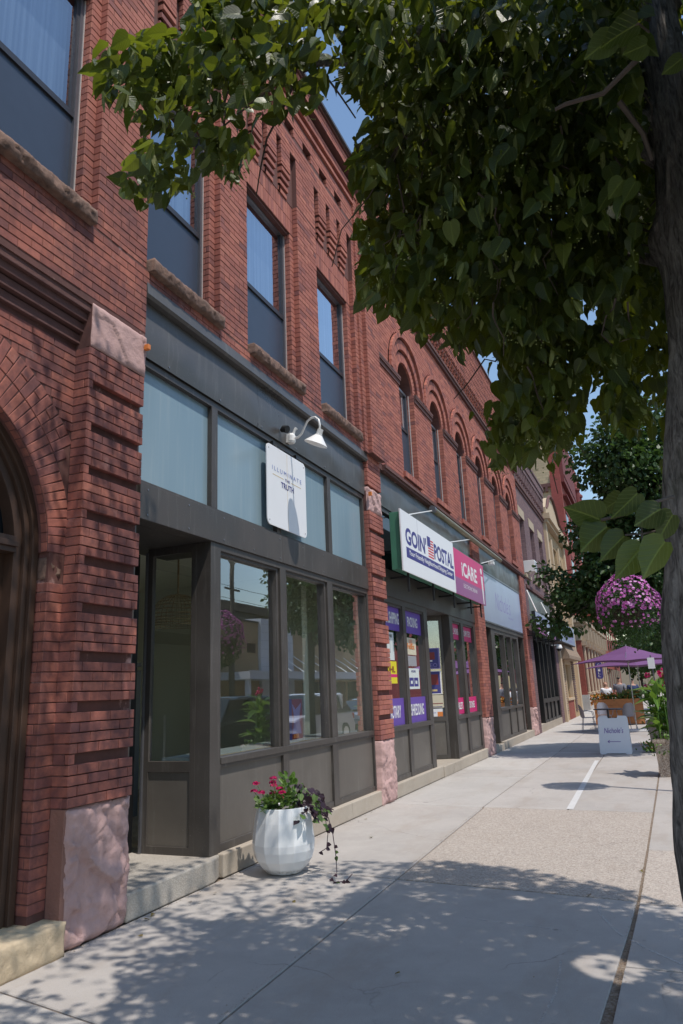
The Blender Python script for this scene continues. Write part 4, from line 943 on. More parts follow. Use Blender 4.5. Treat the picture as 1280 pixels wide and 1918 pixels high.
# --- piers at street level
def pier(y0, y1, groove, stone_top=.86, cap=True, x=XP, seed=1):
    wall.box(-4.6, x-(.050 if groove else md), y0, y1, .885, 5.30, .5); wall.box(-4.6, -3.99, y0+.02, y1-.02, 0, .885, .5)
    zb_, zt_ = (.90, 4.405) if cap else (.90, 5.30)
    if groove:
        lay(O, 'Y', x, y0, y1, zb_, zt_, skip=grv)
        lay(O, 'N', y0, -3.96, x-.03, zb_, zt_, bl=.3); lay(O, 'N', y0, x-.03, x, zb_, zt_, skip=grv, bl=.3)
    else:
        lay(O, 'Y', x, y0, y1, zb_, zt_); lay(O, 'N', y0, -3.96, x, zb_, zt_, bl=.3)
    rough_block('foundation_stone', -4.1, x+.006, y0-.006, y1+.005, 0, .893, 'sandstone_pink', AB, .04, seed, sc=1.6)
    if cap: rough_block('capital_stone', -4.1, x+.006, y0+.002, y1, 4.41, 4.80, 'sandstone_pink', AB, .028, seed+5, sc=3); lay(O, 'Y', x, y0, y1, 4.80, 5.40); lay(O, 'N', y0, -3.96, x, 4.8, 5.36, bl=.3)
pier(10.345, 10.945, True, seed=31); pier(17.62, 18.42, False, cap=False, seed=41); pier(24.75, 25.55, False, cap=False, seed=51)
part('orange_clip', B(-3.84, -3.79, 10.30, 10.34, 4.64, 4.70), 'ink_orange', AB)
part('wall', wall, 'mortar_red', AB)
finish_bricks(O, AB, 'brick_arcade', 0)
part('side_wall', B(-14, -4.7, 25.5, 25.9, 0, 10.9).box(-14, -4.5, 10.95, 25.9, 10.4, 10.5).box(-14, -13.7, 10.95, 25.9, 0, 10.5), 'mortar_red', AB)
# --- shopfront two (shipping shop)
x = XF
def front(y0, y1, name='shopfront_frame', mat='metal_bronze'): pass
f = MB(); f.box(-4.08, x, 10.93, 11.02, .2, 5.0).box(-4.08, x, 12.0, 12.16, .2, 3.14).box(-4.08, x, 13.27, 13.50, .2, 3.14).box(-4.08, x+.012, 11.0, 13.4, .97, 1.045).box(-4.08, x-.01, 11.0, 13.4, .2, .28).box(-4.08, x, 11.0, 13.4, 3.04, 3.14)
part('shopfront_frame', f, 'metal_bronze', AB)
f = MB(); f.box(-4.12, x, 15.17, 15.42, .2, 3.14).box(-4.08, x, 16.16, 16.40, .2, 3.14).box(-4.08, x, 17.42, 17.70, .2, 3.14).box(-4.08, x+.012, 15.3, 17.6, .97, 1.045).box(-4.08, x-.01, 15.3, 17.6, .2, .28).box(-4.08, x, 15.3, 17.6, 3.04, 3.14)
part('shopfront_frame', f, 'metal_bronze', AB)
part('lintel_beam', B(-4.1, x+.02, 10.95, 17.62, 3.14, 3.60), 'metal_bronze', AB)
for a, c in ((11.02, 12.0), (12.16, 13.27), (15.42, 16.16), (16.40, 17.42)):
    wn = part('shop_window', B(-4.06, x-.02, a, a+.03, 1.045, 3.04).box(-4.06, x-.02, c-.03, c, 1.045, 3.04).box(-4.06, x-.022, a, c, 3.0, 3.04), 'metal_bronze', AB)
    part('pane', MB().quad([(-4.02, a, 1.045), (-4.02, c, 1.045), (-4.02, c, 3.04), (-4.02, a, 3.04)]), 'shop_glass', wn)
    part('kick_panel', B(-4.08, -3.985, a, c, .28, .97), 'panel_bronze', AB)
part('shopfront_curb', B(-5.2, -3.885, 10.95, 13.7, 0, .205), 'concrete_curb', AB, bevel=.012); part('entrance_step', B(-5.4, -3.87, 13.71, 15.2, 0, .19), 'concrete_curb', AB, bevel=.012); part('shopfront_curb', B(-5.2, -3.88, 15.21, 18.9, 0, .2), 'concrete_curb', AB, bevel=.012)
tf_ = MB().box(-4.08, x, 10.95, 17.62, 4.60, 4.68)
for a in (12.6, 14.2, 15.8, 17.5): tf_.box(-4.08, x, a, a+.12, 3.6, 4.6)
part('transom_frame', tf_, 'metal_bronze', AB)
for a, c in ((11.02, 12.6), (12.72, 14.2), (14.32, 15.8), (15.92, 17.5)): part('transom_panel', B(-4.02, -4.0, a, c, 3.60, 4.6), 'car_glass' if a < 15.9 else 'frosted_blue', AB)
for a, c, s_ in ((10.95, 13.1, 3), (13.105, 15.3, 5), (15.305, 17.62, 6), (18.42, 21.5, 17), (21.51, 24.75, 19)): dented('fascia_panel', a, c, 4.68, 5.29, -3.93, 'fascia_metal', AB, .012, s_)
part('fascia_backing', B(-4.3, -3.97, 10.95, 24.8, 4.66, 5.3), 'metal_bronze', AB)
# recessed entrance: door wall, side glass with posters
part('entrance_soffit', B(-5.3, -4.1, 13.5, 15.17, 3.14, 3.2), 'metal_bronze', AB)
e = MB().box(-5.2, -5.14, 13.5, 13.62, .2, 3.1).box(-5.2, -5.14, 14.6, 14.7, .2, 3.1).box(-5.2, -5.14, 13.6, 14.6, .2, .4).box(-5.2, -5.14, 13.6, 14.6, 2.3, 2.4)
dd = part('shop_door', e, 'metal_dark', AB); part('pane', MB().quad([(-5.17, 13.6, .4), (-5.17, 14.6, .4), (-5.17, 14.6, 3.1), (-5.17, 13.6, 3.1)]), 'shop_glass', dd)
def slant(p0, p1):  # side window of the recess running from the back to the corner post
    p0, p1 = Vector(p0), Vector(p1); d = (p1-p0).normalized(); n_ = Vector((d.y, -d.x, 0)); return p0, p1, d, n_
p0, p1, d_, n_ = slant((-5.14, 14.70, 0), (-4.13, 15.20, 0))
def sbox(mb, t0, t1, z0, z1, o0=-.025, o1=.025):
    L = (p1-p0).length; a = p0+d_*(t0*L); b = p0+d_*(t1*L); vs = []
    for z in (z0, z1): vs += [tuple(a+n_*o0+Vector((0, 0, z))), tuple(b+n_*o0+Vector((0, 0, z))), tuple(b+n_*o1+Vector((0, 0, z))), tuple(a+n_*o1+Vector((0, 0, z)))]
    mb.add(vs, [(3, 2, 1, 0), (4, 5, 6, 7), (0, 1, 5, 4), (1, 2, 6, 5), (2, 3, 7, 6), (3, 0, 4, 7)])
mb = MB(); [sbox(mb, *q) for q in ((0, .06, .2, 3.14), (.94, 1, .2, 3.14), (.06, .94, .2, .28), (.06, .94, .95, 1.04), (.06, .94, 3.04, 3.14))]
swn = part('side_window', mb, 'metal_bronze', AB); mb = MB(); sbox(mb, .06, .94, .28, .95, -.01, .01); part('kick_panel', mb, 'panel_bronze', AB)
mb = MB(); sbox(mb, .06, .94, 1.04, 3.04, -.002, .002); part('pane', mb, 'shop_glass', swn)
def poster(label, t0, t1, z0, z1, mats, txt=(), name='poster'):
    c = (p0+d_*((t0+t1)/2*(p1-p0).length)); t = thing(name, label, 'poster', (c.x, c.y, z0)); mb = MB(); sbox(mb, t0, t1, z0, z1, .006, .009); part('sheet', mb, mats[0], t)
    for k, (a, b_, c0, c1, m2) in enumerate(mats[1:]):
        mb = MB(); sbox(mb, t0+(t1-t0)*a, t0+(t1-t0)*b_, z0+(z1-z0)*c0, z0+(z1-z0)*c1, .0092+.0004*k, .0098+.0004*k); part('print', mb, m2, t)
    M = (tuple(d_), (0, 0, 1), tuple(n_))
    for s_, mt, fz, h, wf in txt:
        cc = p0+d_*((t0+t1)/2*(p1-p0).length)+n_*.0125; text(s_, mt, t, (cc.x, cc.y, z0+(z1-z0)*fz), h, (t1-t0)*(p1-p0).length*wf, normal=M)
poster('blue banner with a strip of orange lettering at the top of the recessed side window', .05, .62, 2.48, 3.0, ['ink_teal', (.1, .95, .2, .42, 'ink_orange')], [('SERVICES', 'ink_gold', .31, .08, .8)], 'window_banner')
poster('small purple stadium style poster, uppermost of the three stacked posters', .42, .92, 2.02, 2.46, ['ink_violet_pale', (.06, .94, .05, .95, 'ink_navy'), (.2, .8, .45, .8, 'ink_maroon'), (.3, .7, .35, .42, 'ink_white')], [('RODEO', 'ink_violet_pale', .18, .08, .75)])
poster('purple framed team poster in the middle of the three stacked posters', .30, .92, 1.50, 1.98, ['ink_white', (.04, .96, .03, .97, 'ink_navy'), (.1, .4, .35, .8, 'ink_violet_pale'), (.55, .9, .4, .85, 'ink_maroon'), (.35, .65, .3, .65, 'ink_skin'), (.15, .85, .12, .2, 'ink_gold')])
poster('cream poster with a red haired woman, lowest of the three stacked posters', .36, .96, 1.22, 1.48, ['paper_cream', (.08, .5, .45, .8, 'ink_orange'), (.15, .4, .7, .95, 'ink_skin'), (.1, .92, .3, .36, 'ink_maroon'), (.1, .9, .05, .1, 'ink_navy')])
poster('round orange and white sticker beside blue stickers at the bottom of the side window', .4, .9, 1.045, 1.2, ['ink_white', (0, .25, 0, 1, 'ink_orange'), (.8, 1, 0, .6, 'ink_orange'), (.3, .75, .45, .52, 'ink_blue_light')])
# interiors
part('shop_interior', MB().box(-8, -7.9, 11, 25, .2, 3.6).box(-8, -4.1, 10.98, 11.05, .2, 3.6).box(-8, -4.5, 17.7, 17.9, .2, 3.6).box(-8, -4.2, 24.8, 24.9, .2, 3.6).box(-8, -4.1, 11, 24.9, 3.6, 3.7).box(-8, -4.11, 11, 24.9, .1, .18), 'interior_grey', AB)
# vinyl signs on the shop windows (each strip its own thing)
def vinyl(label, y0, y1, z0, z1, mat, body=None, tm='ink_white', th=.12, tw=None, name='window_vinyl', tz=None, x_=-4.012, extra=()):
    t = thing(name, label, 'sign', (x_, (y0+y1)/2, z0)); part('sheet', B(x_-.003, x_, y0, y1, z0, z1), mat, t)
    for k, (a, b_, c0, c1, m2) in enumerate(extra): part('print', B(x_, x_+.001+.0004*k, y0+(y1-y0)*a, y0+(y1-y0)*b_, z0+(z1-z0)*c0, z0+(z1-z0)*c1), m2, t)
    if body: text(body, tm, t, (x_+.003, (y0+y1)/2, tz or (z0+z1)/2), th, tw or (y1-y0)*.75, bold=.02)
    return t
PV = 'purple strips stuck on the shop windows'
vinyl('purple window strip with the word shipping in white, left pane top', 11.05, 11.97, 2.60, 3.02, 'ink_purple', 'UDO...SHIPPING', th=.2, tw=.86)
vinyl('purple window strip with the word packing in white, second pane top', 12.19, 13.24, 2.60, 3.02, 'ink_purple', 'PACKING', th=.18, tw=.6)
vinyl('purple window strip with the word notary in white, left pane bottom', 11.05, 11.97, 1.05, 1.48, 'ink_purple', 'NOTARY', th=.2, tw=.55)
vinyl('purple window strip with the word shredding in white, second pane bottom', 12.19, 13.24, 1.05, 1.48, 'ink_purple', 'SHREDDING', th=.2, tw=.75)
vinyl('magenta window strip with the word phones in white, top of third pane', 15.44, 16.14, 2.66, 3.02, 'ink_magenta', 'CELL..PHONES', th=.14, tw=.66)
vinyl('magenta window strip with the word computers in white, top of fourth pane', 16.42, 17.40, 2.66, 3.02, 'ink_magenta', 'COMPUTERS', th=.14, tw=.74)
vinyl('magenta window square with the word tablets in white, bottom of third pane', 15.44, 16.14, 1.06, 1.40, 'ink_magenta', 'TABLETS', th=.15, tw=.5)
vinyl('magenta window square with the word drones in white, bottom of fourth pane', 16.42, 17.40, 1.06, 1.40, 'ink_magenta', 'DRONES', th=.15, tw=.5)
vinyl('white notary notice with a round seal on the left pane', 11.08, 11.62, 2.10, 2.56, 'paper_pale', 'NOTARY PUBLIC', 'ink_black', .05, .40, 'window_notice', 2.50, extra=((.34, .66, .25, .75, 'ink_grey'), (.38, .62, .32, .68, 'paper_pale')))
vinyl('yellow courier poster reading DHL in dark red on the left pane', 11.10, 11.70, 1.72, 2.08, 'ink_yellow', 'DHL', 'ink_maroon', .10, .42, 'courier_poster', 1.95, extra=((0, 1, .28, .42, 'ink_magenta'),))
vinyl('cream courier poster reading FedEx on the second pane', 12.24, 12.86, 2.22, 2.52, 'paper_cream', 'FedEx', 'ink_orange', .10, .42, 'courier_poster', extra=((.35, .65, .55, .9, 'ink_skin'),))
vinyl('grey photo card under the cream courier poster', 12.26, 12.84, 2.02, 2.20, 'ink_grey', name='photo_card')
vinyl('white notice with two navy boxes on the second pane', 12.28, 12.95, 1.62, 1.98, 'paper_pale', 'HOURS', 'ink_navy', .04, .25, 'window_notice', 1.93, extra=((.12, .48, .12, .55, 'ink_navy'), (.52, .88, .12, .55, 'ink_navy'), (.22, .38, .25, .4, 'paper_pale'), (.62, .78, .25, .4, 'paper_pale')))

# ------------------------------------------------------------------ box sign over the shipping shop
XSg = -3.55
bs = thing('postal_shop_sign', 'long projecting sign board with a white Goin Postal half and a magenta iCare half', 'sign', (XSg, 14.1, 3.45))
part('sign_cabinet', B(-3.76, XSg-.02, 11.02, 17.22, 3.53, 4.50), 'green_metal', bs, bevel=.006)
part('white_face', B(XSg-.02, XSg, 10.98, 14.40, 3.50, 4.54), 'white_panel', bs); part('magenta_face', B(XSg-.02, XSg, 14.404, 17.25, 3.50, 4.47), 'ink_magenta', bs)
part('plum_band', B(XSg, XSg+.001, 14.404, 17.25, 3.50, 3.86), 'ink_plum', bs); part('face_seam', B(XSg, XSg+.001, 11.90, 11.91, 4.1, 4.54), 'ink_grey', bs)
text("GOIN'", 'ink_navy', bs, (XSg, 11.80, 4.13), .31, 1.22, bold=.035); text('POSTAL', 'ink_navy', bs, (XSg, 13.62, 4.13), .31, 1.42, bold=.035)
part('slogan_band', B(XSg, XSg+.002, 11.2, 14.32, 3.75, 3.93), 'ink_navy', bs); text('Your Friendly Neighborhood Shipping Center', 'ink_white', bs, (XSg+.002, 12.76, 3.84), .115, 2.85, bold=.015)
mb = MB()
for k in range(7): mb.box(XSg, XSg+.0015, 12.52 if k > 2 else 12.70, 12.88, 3.96+.052*(6-k)+.0, 3.96+.052*(6-k)+.03)
part('flag_stripes', mb, 'ink_red', bs); part('flag_canton', B(XSg, XSg+.0018, 12.48, 12.69, 4.16, 4.35), 'ink_navy', bs)
text('iCARE', 'ink_white', bs, (XSg+.001, 15.75, 4.10), .33, 1.45, bold=.03); text('ELECTRONIC REPAIR', 'ink_white', bs, (XSg+.001, 15.75, 3.74), .085, 1.3)
part('letter_i_mark', MB().prism([(16.98+.09*math.cos(a), 4.30+.075*math.sin(a)) for a in np.linspace(0, 6.28, 16, endpoint=False)], 'x', XSg+.001, XSg+.004).prism([(16.9, 4.18), (17.1, 4.18), (17.07, 3.52), (17.0, 3.52)], 'x', XSg+.001, XSg+.004), 'ink_white', bs)
mb = MB()
for yy in (11.4, 12.9, 14.4, 15.9, 16.9): mb.box(-4.0, -3.6, yy, yy+.03, 3.44, 3.47).box(-3.63, -3.60, yy, yy+.03, 3.2, 3.53).box(-4.0, -3.7, yy, yy+.03, 3.9, 3.93)
part('steel_brackets', mb, 'metal_black', bs, kind='stuff')
gt = thing('light_tube', 'brass coloured light tube running along above the postal sign', 'light', (-3.70, 15, 5.1))
part('tube', MB().tube([(-3.72, 13.75, 5.14), (-3.72, 20.6, 5.14)], .062, 14), 'gutter_brass', gt, smooth=False); part('end_cap', MB().tube([(-3.72, 13.62, 5.14), (-3.72, 13.74, 5.14)], .07, 14), 'metal_sash', gt)
mb = MB()
for ya, za, yb in ((13.7, 5.12, 11.45), (17.2, 5.16, 14.2), (20.1, 5.1, 17.2)): mb.tube([(-3.74, ya, za), (-3.57, yb, 4.53)], .012, 6)
part('rod', mb, 'lamp_white', gt)

# --- shopfront three
f = MB(); f.box(-4.08, x, 18.42, 18.6, .2, 4.66).box(-4.2, x, 19.5, 19.95, .2, 3.14).box(-4.08, x, 21.25, 21.40, .2, 3.14).box(-4.08, x, 22.35, 22.5, .2, 3.14).box(-4.08, x, 23.45, 23.7, .2, 3.14).box(-4.08, x, 24.65, 24.76, .2, 4.66)
f.box(-4.08, x+.012, 19.9, 23.5, .97, 1.04).box(-4.08, x, 19.9, 23.5, 3.04, 3.14).box(-4.08, x, 19.9, 23.5, .2, .28)
part('shopfront_frame', f, 'metal_bronze', AB); part('lintel_beam', B(-4.1, x+.02, 18.42, 24.75, 3.14, 3.30), 'metal_bronze', AB); part('entrance_soffit', B(-5, -4.1, 18.6, 19.6, 3.1, 3.16).box(-5, -4.1, 23.7, 24.7, 3.1, 3.16), 'metal_bronze', AB)
for a, c in ((19.95, 21.25), (21.40, 22.35), (22.5, 23.45)):
    wn = part('shop_window', B(-4.06, x-.02, a, a+.03, 1.04, 3.04), 'metal_bronze', AB); part('pane', MB().quad([(-4.02, a, 1.04), (-4.02, c, 1.04), (-4.02, c, 3.04), (-4.02, a, 3.04)]), 'shop_glass', wn); part('kick_panel', B(-4.08, -3.985, a, c, .28, .97), 'panel_bronze', AB)
for a in (18.65, 23.75): part('shop_door', B(-4.9, -4.84, a, a+.9, .2, .9).box(-4.9, -4.84, a, a+.08, .2, 3.1).box(-4.9, -4.84, a+.82, a+.9, .2, 3.1), 'metal_dark', AB); part('door_glass', MB().quad([(-4.87, a, .9), (-4.87, a+.9, .9), (-4.87, a+.9, 3.1), (-4.87, a, 3.1)]), 'shop_glass', AB)
part('shopfront_curb', B(-5.2, -3.88, 18.91, 19.6, 0, .16), 'concrete_curb', AB, bevel=.01); part('shopfront_curb', B(-5.2, -3.88, 19.61, 25.9, 0, .2), 'concrete_curb', AB, bevel=.01)
ns = thing('nicholes_sign', "pale blue flat shop sign reading Nichole's above the third shopfront", 'sign', (-3.92, 21.7, 3.3))
part('sign_panel', B(-3.95, -3.92, 18.75, 24.6, 3.30, 4.62), 'sign_pale_blue', ns); part('sign_frame', B(-3.95, -3.905, 18.70, 24.65, 3.26, 3.30).box(-3.95, -3.905, 18.70, 24.65, 4.62, 4.66), 'metal_sash', ns)
text("Nichole's", 'ink_violet_pale', ns, (-3.92, 21.5, 3.98), .52, 2.3, shear=.25, bold=-.012); text('fine pastry', 'ink_violet_pale', ns, (-3.92, 22.6, 3.62), .09, .8)
sl = thing('sign_spotlight', "small white spot light on an arm above the Nichole's sign", 'lamp', (-3.9, 19, 4.75)); part('lamp_arm', MB().tube([(-3.92, 18.9, 4.80), (-3.7, 18.9, 4.82)], .015, 6), 'metal_black', sl); part('lamp_head', B(-3.72, -3.58, 18.82, 18.98, 4.76, 4.84), 'lamp_white', sl)

# ================================================================== BUILDINGS FURTHER ALONG
def wall_with(mb, x, y0, y1, z0, z1, holes, xb=None):
    """front wall at x as boxes around rectangular openings"""
    xb = xb if xb is not None else x-.35; ys = sorted(set([y0, y1]+[h[0] for h in holes]+[h[1] for h in holes]))
    for a, c in zip(ys[:-1], ys[1:]):
        zz = sorted([(h[2], h[3]) for h in holes if h[0] < (a+c)/2 < h[1]]); p = z0
        for q0, q1 in zz: mb.box(xb, x, a, c, p, q0, .5); p = q1
        mb.box(xb, x, a, c, p, z1, .5)
def simple_window(parent, x, h, depth=.18, mat='metal_sash_dark', mid=True, glassm='window_glass'):
    y0, y1, z0, z1 = h; xg = x-depth; f = MB(); t = .06
    f.box(xg-.04, xg+.02, y0, y0+t, z0, z1).box(xg-.04, xg+.02, y1-t, y1, z0, z1).box(xg-.04, xg+.02, y0+t, y1-t, z0, z0+t).box(xg-.04, xg+.02, y0+t, y1-t, z1-t, z1)
    if mid: f.box(xg-.04, xg+.025, y0+t, y1-t, (z0+z1)/2-.03, (z0+z1)/2+.03)
    wn = part('window', f, mat, parent); part('pane', MB().quad([(xg-.01, y0+t, z0+t), (xg-.01, y1-t, z0+t), (xg-.01, y1-t, z1-t), (xg-.01, y0+t, z1-t)]), glassm, wn)
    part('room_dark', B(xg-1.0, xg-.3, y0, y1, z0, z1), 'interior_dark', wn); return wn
BB = thing('brown_building', 'purplish brown brick building with tan lintels between the arcaded and the tan building', 'building', (-3.9, 29.6, 0))
H = [(26.25, 27.35, 5.55, 7.75), (28.7, 29.8, 5.55, 7.75), (31.1, 32.2, 5.55, 7.75)]; w_ = MB(); XB = -3.9
wall_with(w_, XB, 25.96, 33.3, 5.1, 10.3, H, -4.3); w_.box(-14, -4.3, 25.96, 33.3, 3.3, 10.0, .5); w_.box(-4.3, XB+.03, 25.56, 26.3, 0, 5.1).box(-4.3, XB+.03, 32.4, 33.3, 0, 5.1)
part('wall', w_, 'brick_brown', BB)
for h in H:
    simple_window(BB, XB, h); part('lintel', B(-4.1, XB+.02, h[0]-.12, h[1]+.12, 7.75, 8.1), 'stone_tan', BB); part('window_sill', B(-4.1, XB+.07, h[0]-.1, h[1]+.1, 5.42, 5.55), 'stone_tan', BB)
part('string_course', B(-4.1, XB+.05, 25.96, 33.3, 8.85, 8.95).box(-4.1, XB+.09, 25.96, 33.3, 8.97, 9.05), 'stone_trim_dark', BB)
mb = MB(); yy = 26.05
while yy < 33.2: mb.box(-4.1, XB+.10, yy, yy+.16, 9.35, 9.8); yy += .42
part('dentils', mb, 'brick_brown', BB, kind='stuff'); part('cornice', B(-4.2, XB+.12, 25.96, 33.3, 9.8, 10.0).box(-4.2, XB+.16, 25.96, 33.3, 10.0, 10.35).box(-4.2, XB+.2, 25.96, 33.3, 10.35, 10.45), 'brick_brown', BB)
part('fascia', B(-4.1, XB, 26.3, 32.4, 3.7, 5.0), 'fascia_metal', BB); part('fascia_cap', B(-4.1, XB+.08, 26.0, 33.3, 5.0, 5.12), 'stone_trim_dark', BB)
f = MB()
for a in (26.3, 27.6, 28.6, 29.7, 30.8, 32.2): f.box(-4.1, XB, a, a+.18, .25, 3.2)
f.box(-4.1, XB, 27.6, 32.4, .95, 1.1).box(-4.1, XB, 26.3, 32.4, 3.2, 3.7).box(-4.1, XB-.01, 27.6, 32.4, .25, .35); part('shopfront_frame', f, 'metal_dark', BB)
for a in (27.78, 28.78, 29.88, 30.98): part('pane', MB().quad([(-4.0, a, 1.1), (-4.0, a+1.15, 1.1), (-4.0, a+1.15, 3.2), (-4.0, a, 3.2)]), 'shop_glass', BB); part('kick_panel', B(-4.08, -3.96, a, a+.95, .35, .95), 'metal_bronze', BB)
part('shopfront_base', B(-4.3, XB+.02, 26.3, 32.4, 0, .25), 'concrete_curb', BB); part('shop_door', B(-4.9, -4.85, 26.4, 27.6, .2, 3.2), 'metal_black', BB); part('interior', B(-6, -5.9, 26.3, 32.4, 0, 3.3), 'interior_dark', BB)
ac = thing('window_air_conditioner', 'white window air conditioner sticking out of the first brown building window', 'air conditioner', (-3.8, 26.8, 5.62)); part('casing', B(-4.1, -3.55, 26.5, 27.1, 5.62, 6.05), 'lamp_white', ac, bevel=.01); mb = MB()
for k in range(9): mb.box(-3.55, -3.545, 26.53, 27.07, 5.66+.04*k, 5.68+.04*k)
part('grille', mb, 'ink_grey', ac)
s2 = thing('banner_sign', 'projecting box sign with purple script and dark photo strip above the brown shopfront', 'sign', (-3.5, 28, 3.2)); part('sign_cabinet', B(-3.62, -3.5, 24.95, 29.9, 3.30, 4.05), 'metal_black', s2); part('sign_face', B(-3.5, -3.49, 24.97, 29.88, 3.32, 4.03), 'sign_pale_blue', s2)
text('Photography', 'ink_purple', s2, (-3.49, 27.4, 3.85), .22, 4.0, shear=.2); part('photo_strip', B(-3.49, -3.488, 25.0, 29.8, 3.32, 3.62), 'ink_plum', s2); part('photo_strip', B(-3.488, -3.486, 27.5, 28.3, 3.36, 3.6), 'ink_white', s2)
mb = MB()
for a in (25.1, 26.8, 28.3, 29.6): mb.box(-3.9, -3.5, a, a+.05, 3.22, 3.27).box(-3.6, -3.56, a, a+.04, 3.0, 3.3)
part('steel_brackets', mb, 'metal_black', s2); part('rod', MB().tube([(-3.85, 26.0, 4.9), (-3.5, 25.4, 4.05)], .02, 5).tube([(-3.85, 29.4, 4.8), (-3.5, 28.8, 4.05)], .02, 5), 'lamp_white', s2)
TB = thing('tan_building', 'tan brick and stone building with curved gable and a shingled shop hood', 'building', (-3.9, 37.3, 0)); w_ = MB()
H = [(34.0, 34.9, 5.2, 8.0), (35.6, 37.6, 5.2, 8.2), (38.3, 39.5, 5.2, 8.0)]; H2 = [(35.4, 37.6, .95, 2.5)]
wall_with(w_, XB, 33.32, 41, 4.2, 9.6, H, -4.4); wall_with(w_, XB+.02, 33.32, 41, 0, 4.2, H2, -4.4); w_.box(-14, -4.4, 33.32, 41, 0, 9.6, .5)
part('wall', w_, 'brick_tan', TB)
for h in H+H2: simple_window(TB, XB, h, .25)
part('pilaster', B(-4.2, XB+.12, 33.35, 33.85, 0, 9.2).box(-4.2, XB+.12, 40.4, 41, 0, 9.2).box(-4.2, XB+.10, 35.05, 35.4, 4.6, 8.4).box(-4.2, XB+.10, 37.8, 38.1, 4.6, 8.4), 'stucco_tan', TB)
part('cornice', B(-4.2, XB+.22, 33.3, 41.05, 8.9, 9.05).box(-4.2, XB+.35, 33.25, 41.1, 9.05, 9.3).box(-4.2, XB+.2, 33.3, 41.05, 9.3, 9.6), 'stucco_tan', TB)
part('gable', MB().prism([(33.9, 9.6), (34.6, 9.9), (35.4, 10.5), (36.2, 10.75), (37.2, 10.8), (38.2, 10.5), (39.2, 9.9), (40.2, 9.6)], 'x', -4.3, XB+.1), 'stucco_tan', TB)
part('gable_trim', MB().tube([(XB+.15, a, c) for a, c in ((33.9, 9.65), (34.6, 9.95), (35.4, 10.55), (36.2, 10.8), (37.2, 10.85), (38.2, 10.55), (39.2, 9.95), (40.2, 9.65))], .07, 6), 'stone_trim_dark', TB)
part('shop_hood', MB().prism([(-4.0, 3.6), (-3.75, 3.5), (-3.45, 2.85), (-3.45, 2.7), (-4.0, 2.7)], 'y', 33.8, 39.3), 'shingle', TB)
mb = MB()
for k in range(24): mb.box(XB, XB+.06, 34.0, 34.75, .3+k*.105, .345+k*.105); mb.box(XB, XB+.06, 38.2, 39.2, .3+k*.105, .345+k*.105)
part('projecting_headers', mb, 'brick_brown', TB, kind='stuff'); part('window_apron', B(-4.1, XB+.03, 35.3, 37.7, 0, .85), 'brick_bank', TB); part('window_surround', B(-4.0, XB+.05, 35.2, 35.4, .9, 2.7).box(-4, XB+.05, 37.6, 37.8, .9, 2.7).box(-4, XB+.05, 35.2, 37.8, 2.5, 2.72).box(-4, XB+.08, 35.2, 37.8, .85, .95), 'stucco_tan', TB)
s3 = thing('awning_sign', 'pale blue projecting box sign with purple lettering on the tan building', 'sign', (-3.5, 34, 3.3)); part('sign_cabinet', B(-3.85, -3.5, 31.4, 37.6, 3.34, 4.24), 'metal_black', s3, bevel=.03); part('sign_face', B(-3.5, -3.49, 31.42, 37.58, 3.37, 4.22), 'sign_pale_blue', s3)
text('Salon', 'ink_violet_pale', s3, (-3.49, 35.4, 3.85), .42, 2.6, bold=.02); text('& SPA', 'ink_violet_pale', s3, (-3.49, 35.4, 3.52), .12, 1.6)
dc = thing('dome_camera', 'white arm with black dome security camera below the tan building sign', 'camera', (-3.7, 31.9, 3.1)); part('housing', MB().lathe((-3.6, 31.6, 3.0), [(0, .22), (.1, .2), (.13, .1), (.13, .05)], 12).tube([(-3.9, 31.6, 3.2), (-3.6, 31.6, 3.2)], .03, 6), 'lamp_white', dc); part('dome', MB().lathe((-3.6, 31.6, 2.95), [(0, -.03), (.07, 0), (.11, .06), (.12, .1)], 12), 'dome_black', dc)

TW = thing('tower_building', 'tall red brick building with terracotta gable and tan rubble side wall rising behind the trees', 'building', (-5, 62, 0)); Yt = 60
w_ = MB().box(-40, -5.22, Yt, Yt+22, 0, 24); part('front_wall', w_, 'brick_tower', TW)
part('rubble_side_wall', B(-6.3, -6.02, Yt-.15, Yt, 0, 24).box(-9.5, -6.3, Yt-.15, Yt, 0, 23.5), 'rubble_tan', TW); part('corbel_band', MB().box(-6.9, -6.05, Yt-.4, Yt-.15, 17.6, 17.9).box(-6.8, -6.6, Yt-.4, Yt-.15, 17.2, 17.6).box(-6.45, -6.25, Yt-.4, Yt-.15, 17.2, 17.6), 'stone_trim_dark', TW)
part('brick_buttress', B(-6.02, -5.18, Yt-.3, Yt+.2, 0, 18.6), 'brick_tower', TW)
mb = MB().prism([(Yt+.1, 18), (Yt+.1, 22), (Yt+.7, 22.6), (Yt+.7, 21.3), (Yt+2.2, 21.6), (Yt+3.2, 23.4), (Yt+5.5, 25.5), (Yt+8, 23.6), (Yt+9, 21.6), (Yt+11, 22.3), (Yt+11, 18)], 'x', -5.3, -4.9); part('ornate_gable', mb, 'terracotta_dark', TW)
mb = MB()
for k, (yy, zz) in enumerate(((Yt+.4, 22.6), (Yt+2.4, 21.9), (Yt+5.5, 25.6), (Yt+8.6, 22.2), (Yt+10.8, 22.4), (Yt+14, 20.5), (Yt+17, 20.5))): mb.lathe((-5.05, yy, zz), [(.28, -3 if k > 4 else -.6), (.3, 0), (.42, .1), (.4, .3), (.2, .5), (.14, .8), (0, 1.0)], 10)
part('finials', mb, 'terracotta_dark', TW)
mb = MB()
for k in range(7): mb.box(-5.25, -4.85, Yt+.2, Yt+20, 16.8+k*.28, 16.93+k*.28) if k in (0, 6) else None
part('string_course', mb, 'terracotta_dark', TW)
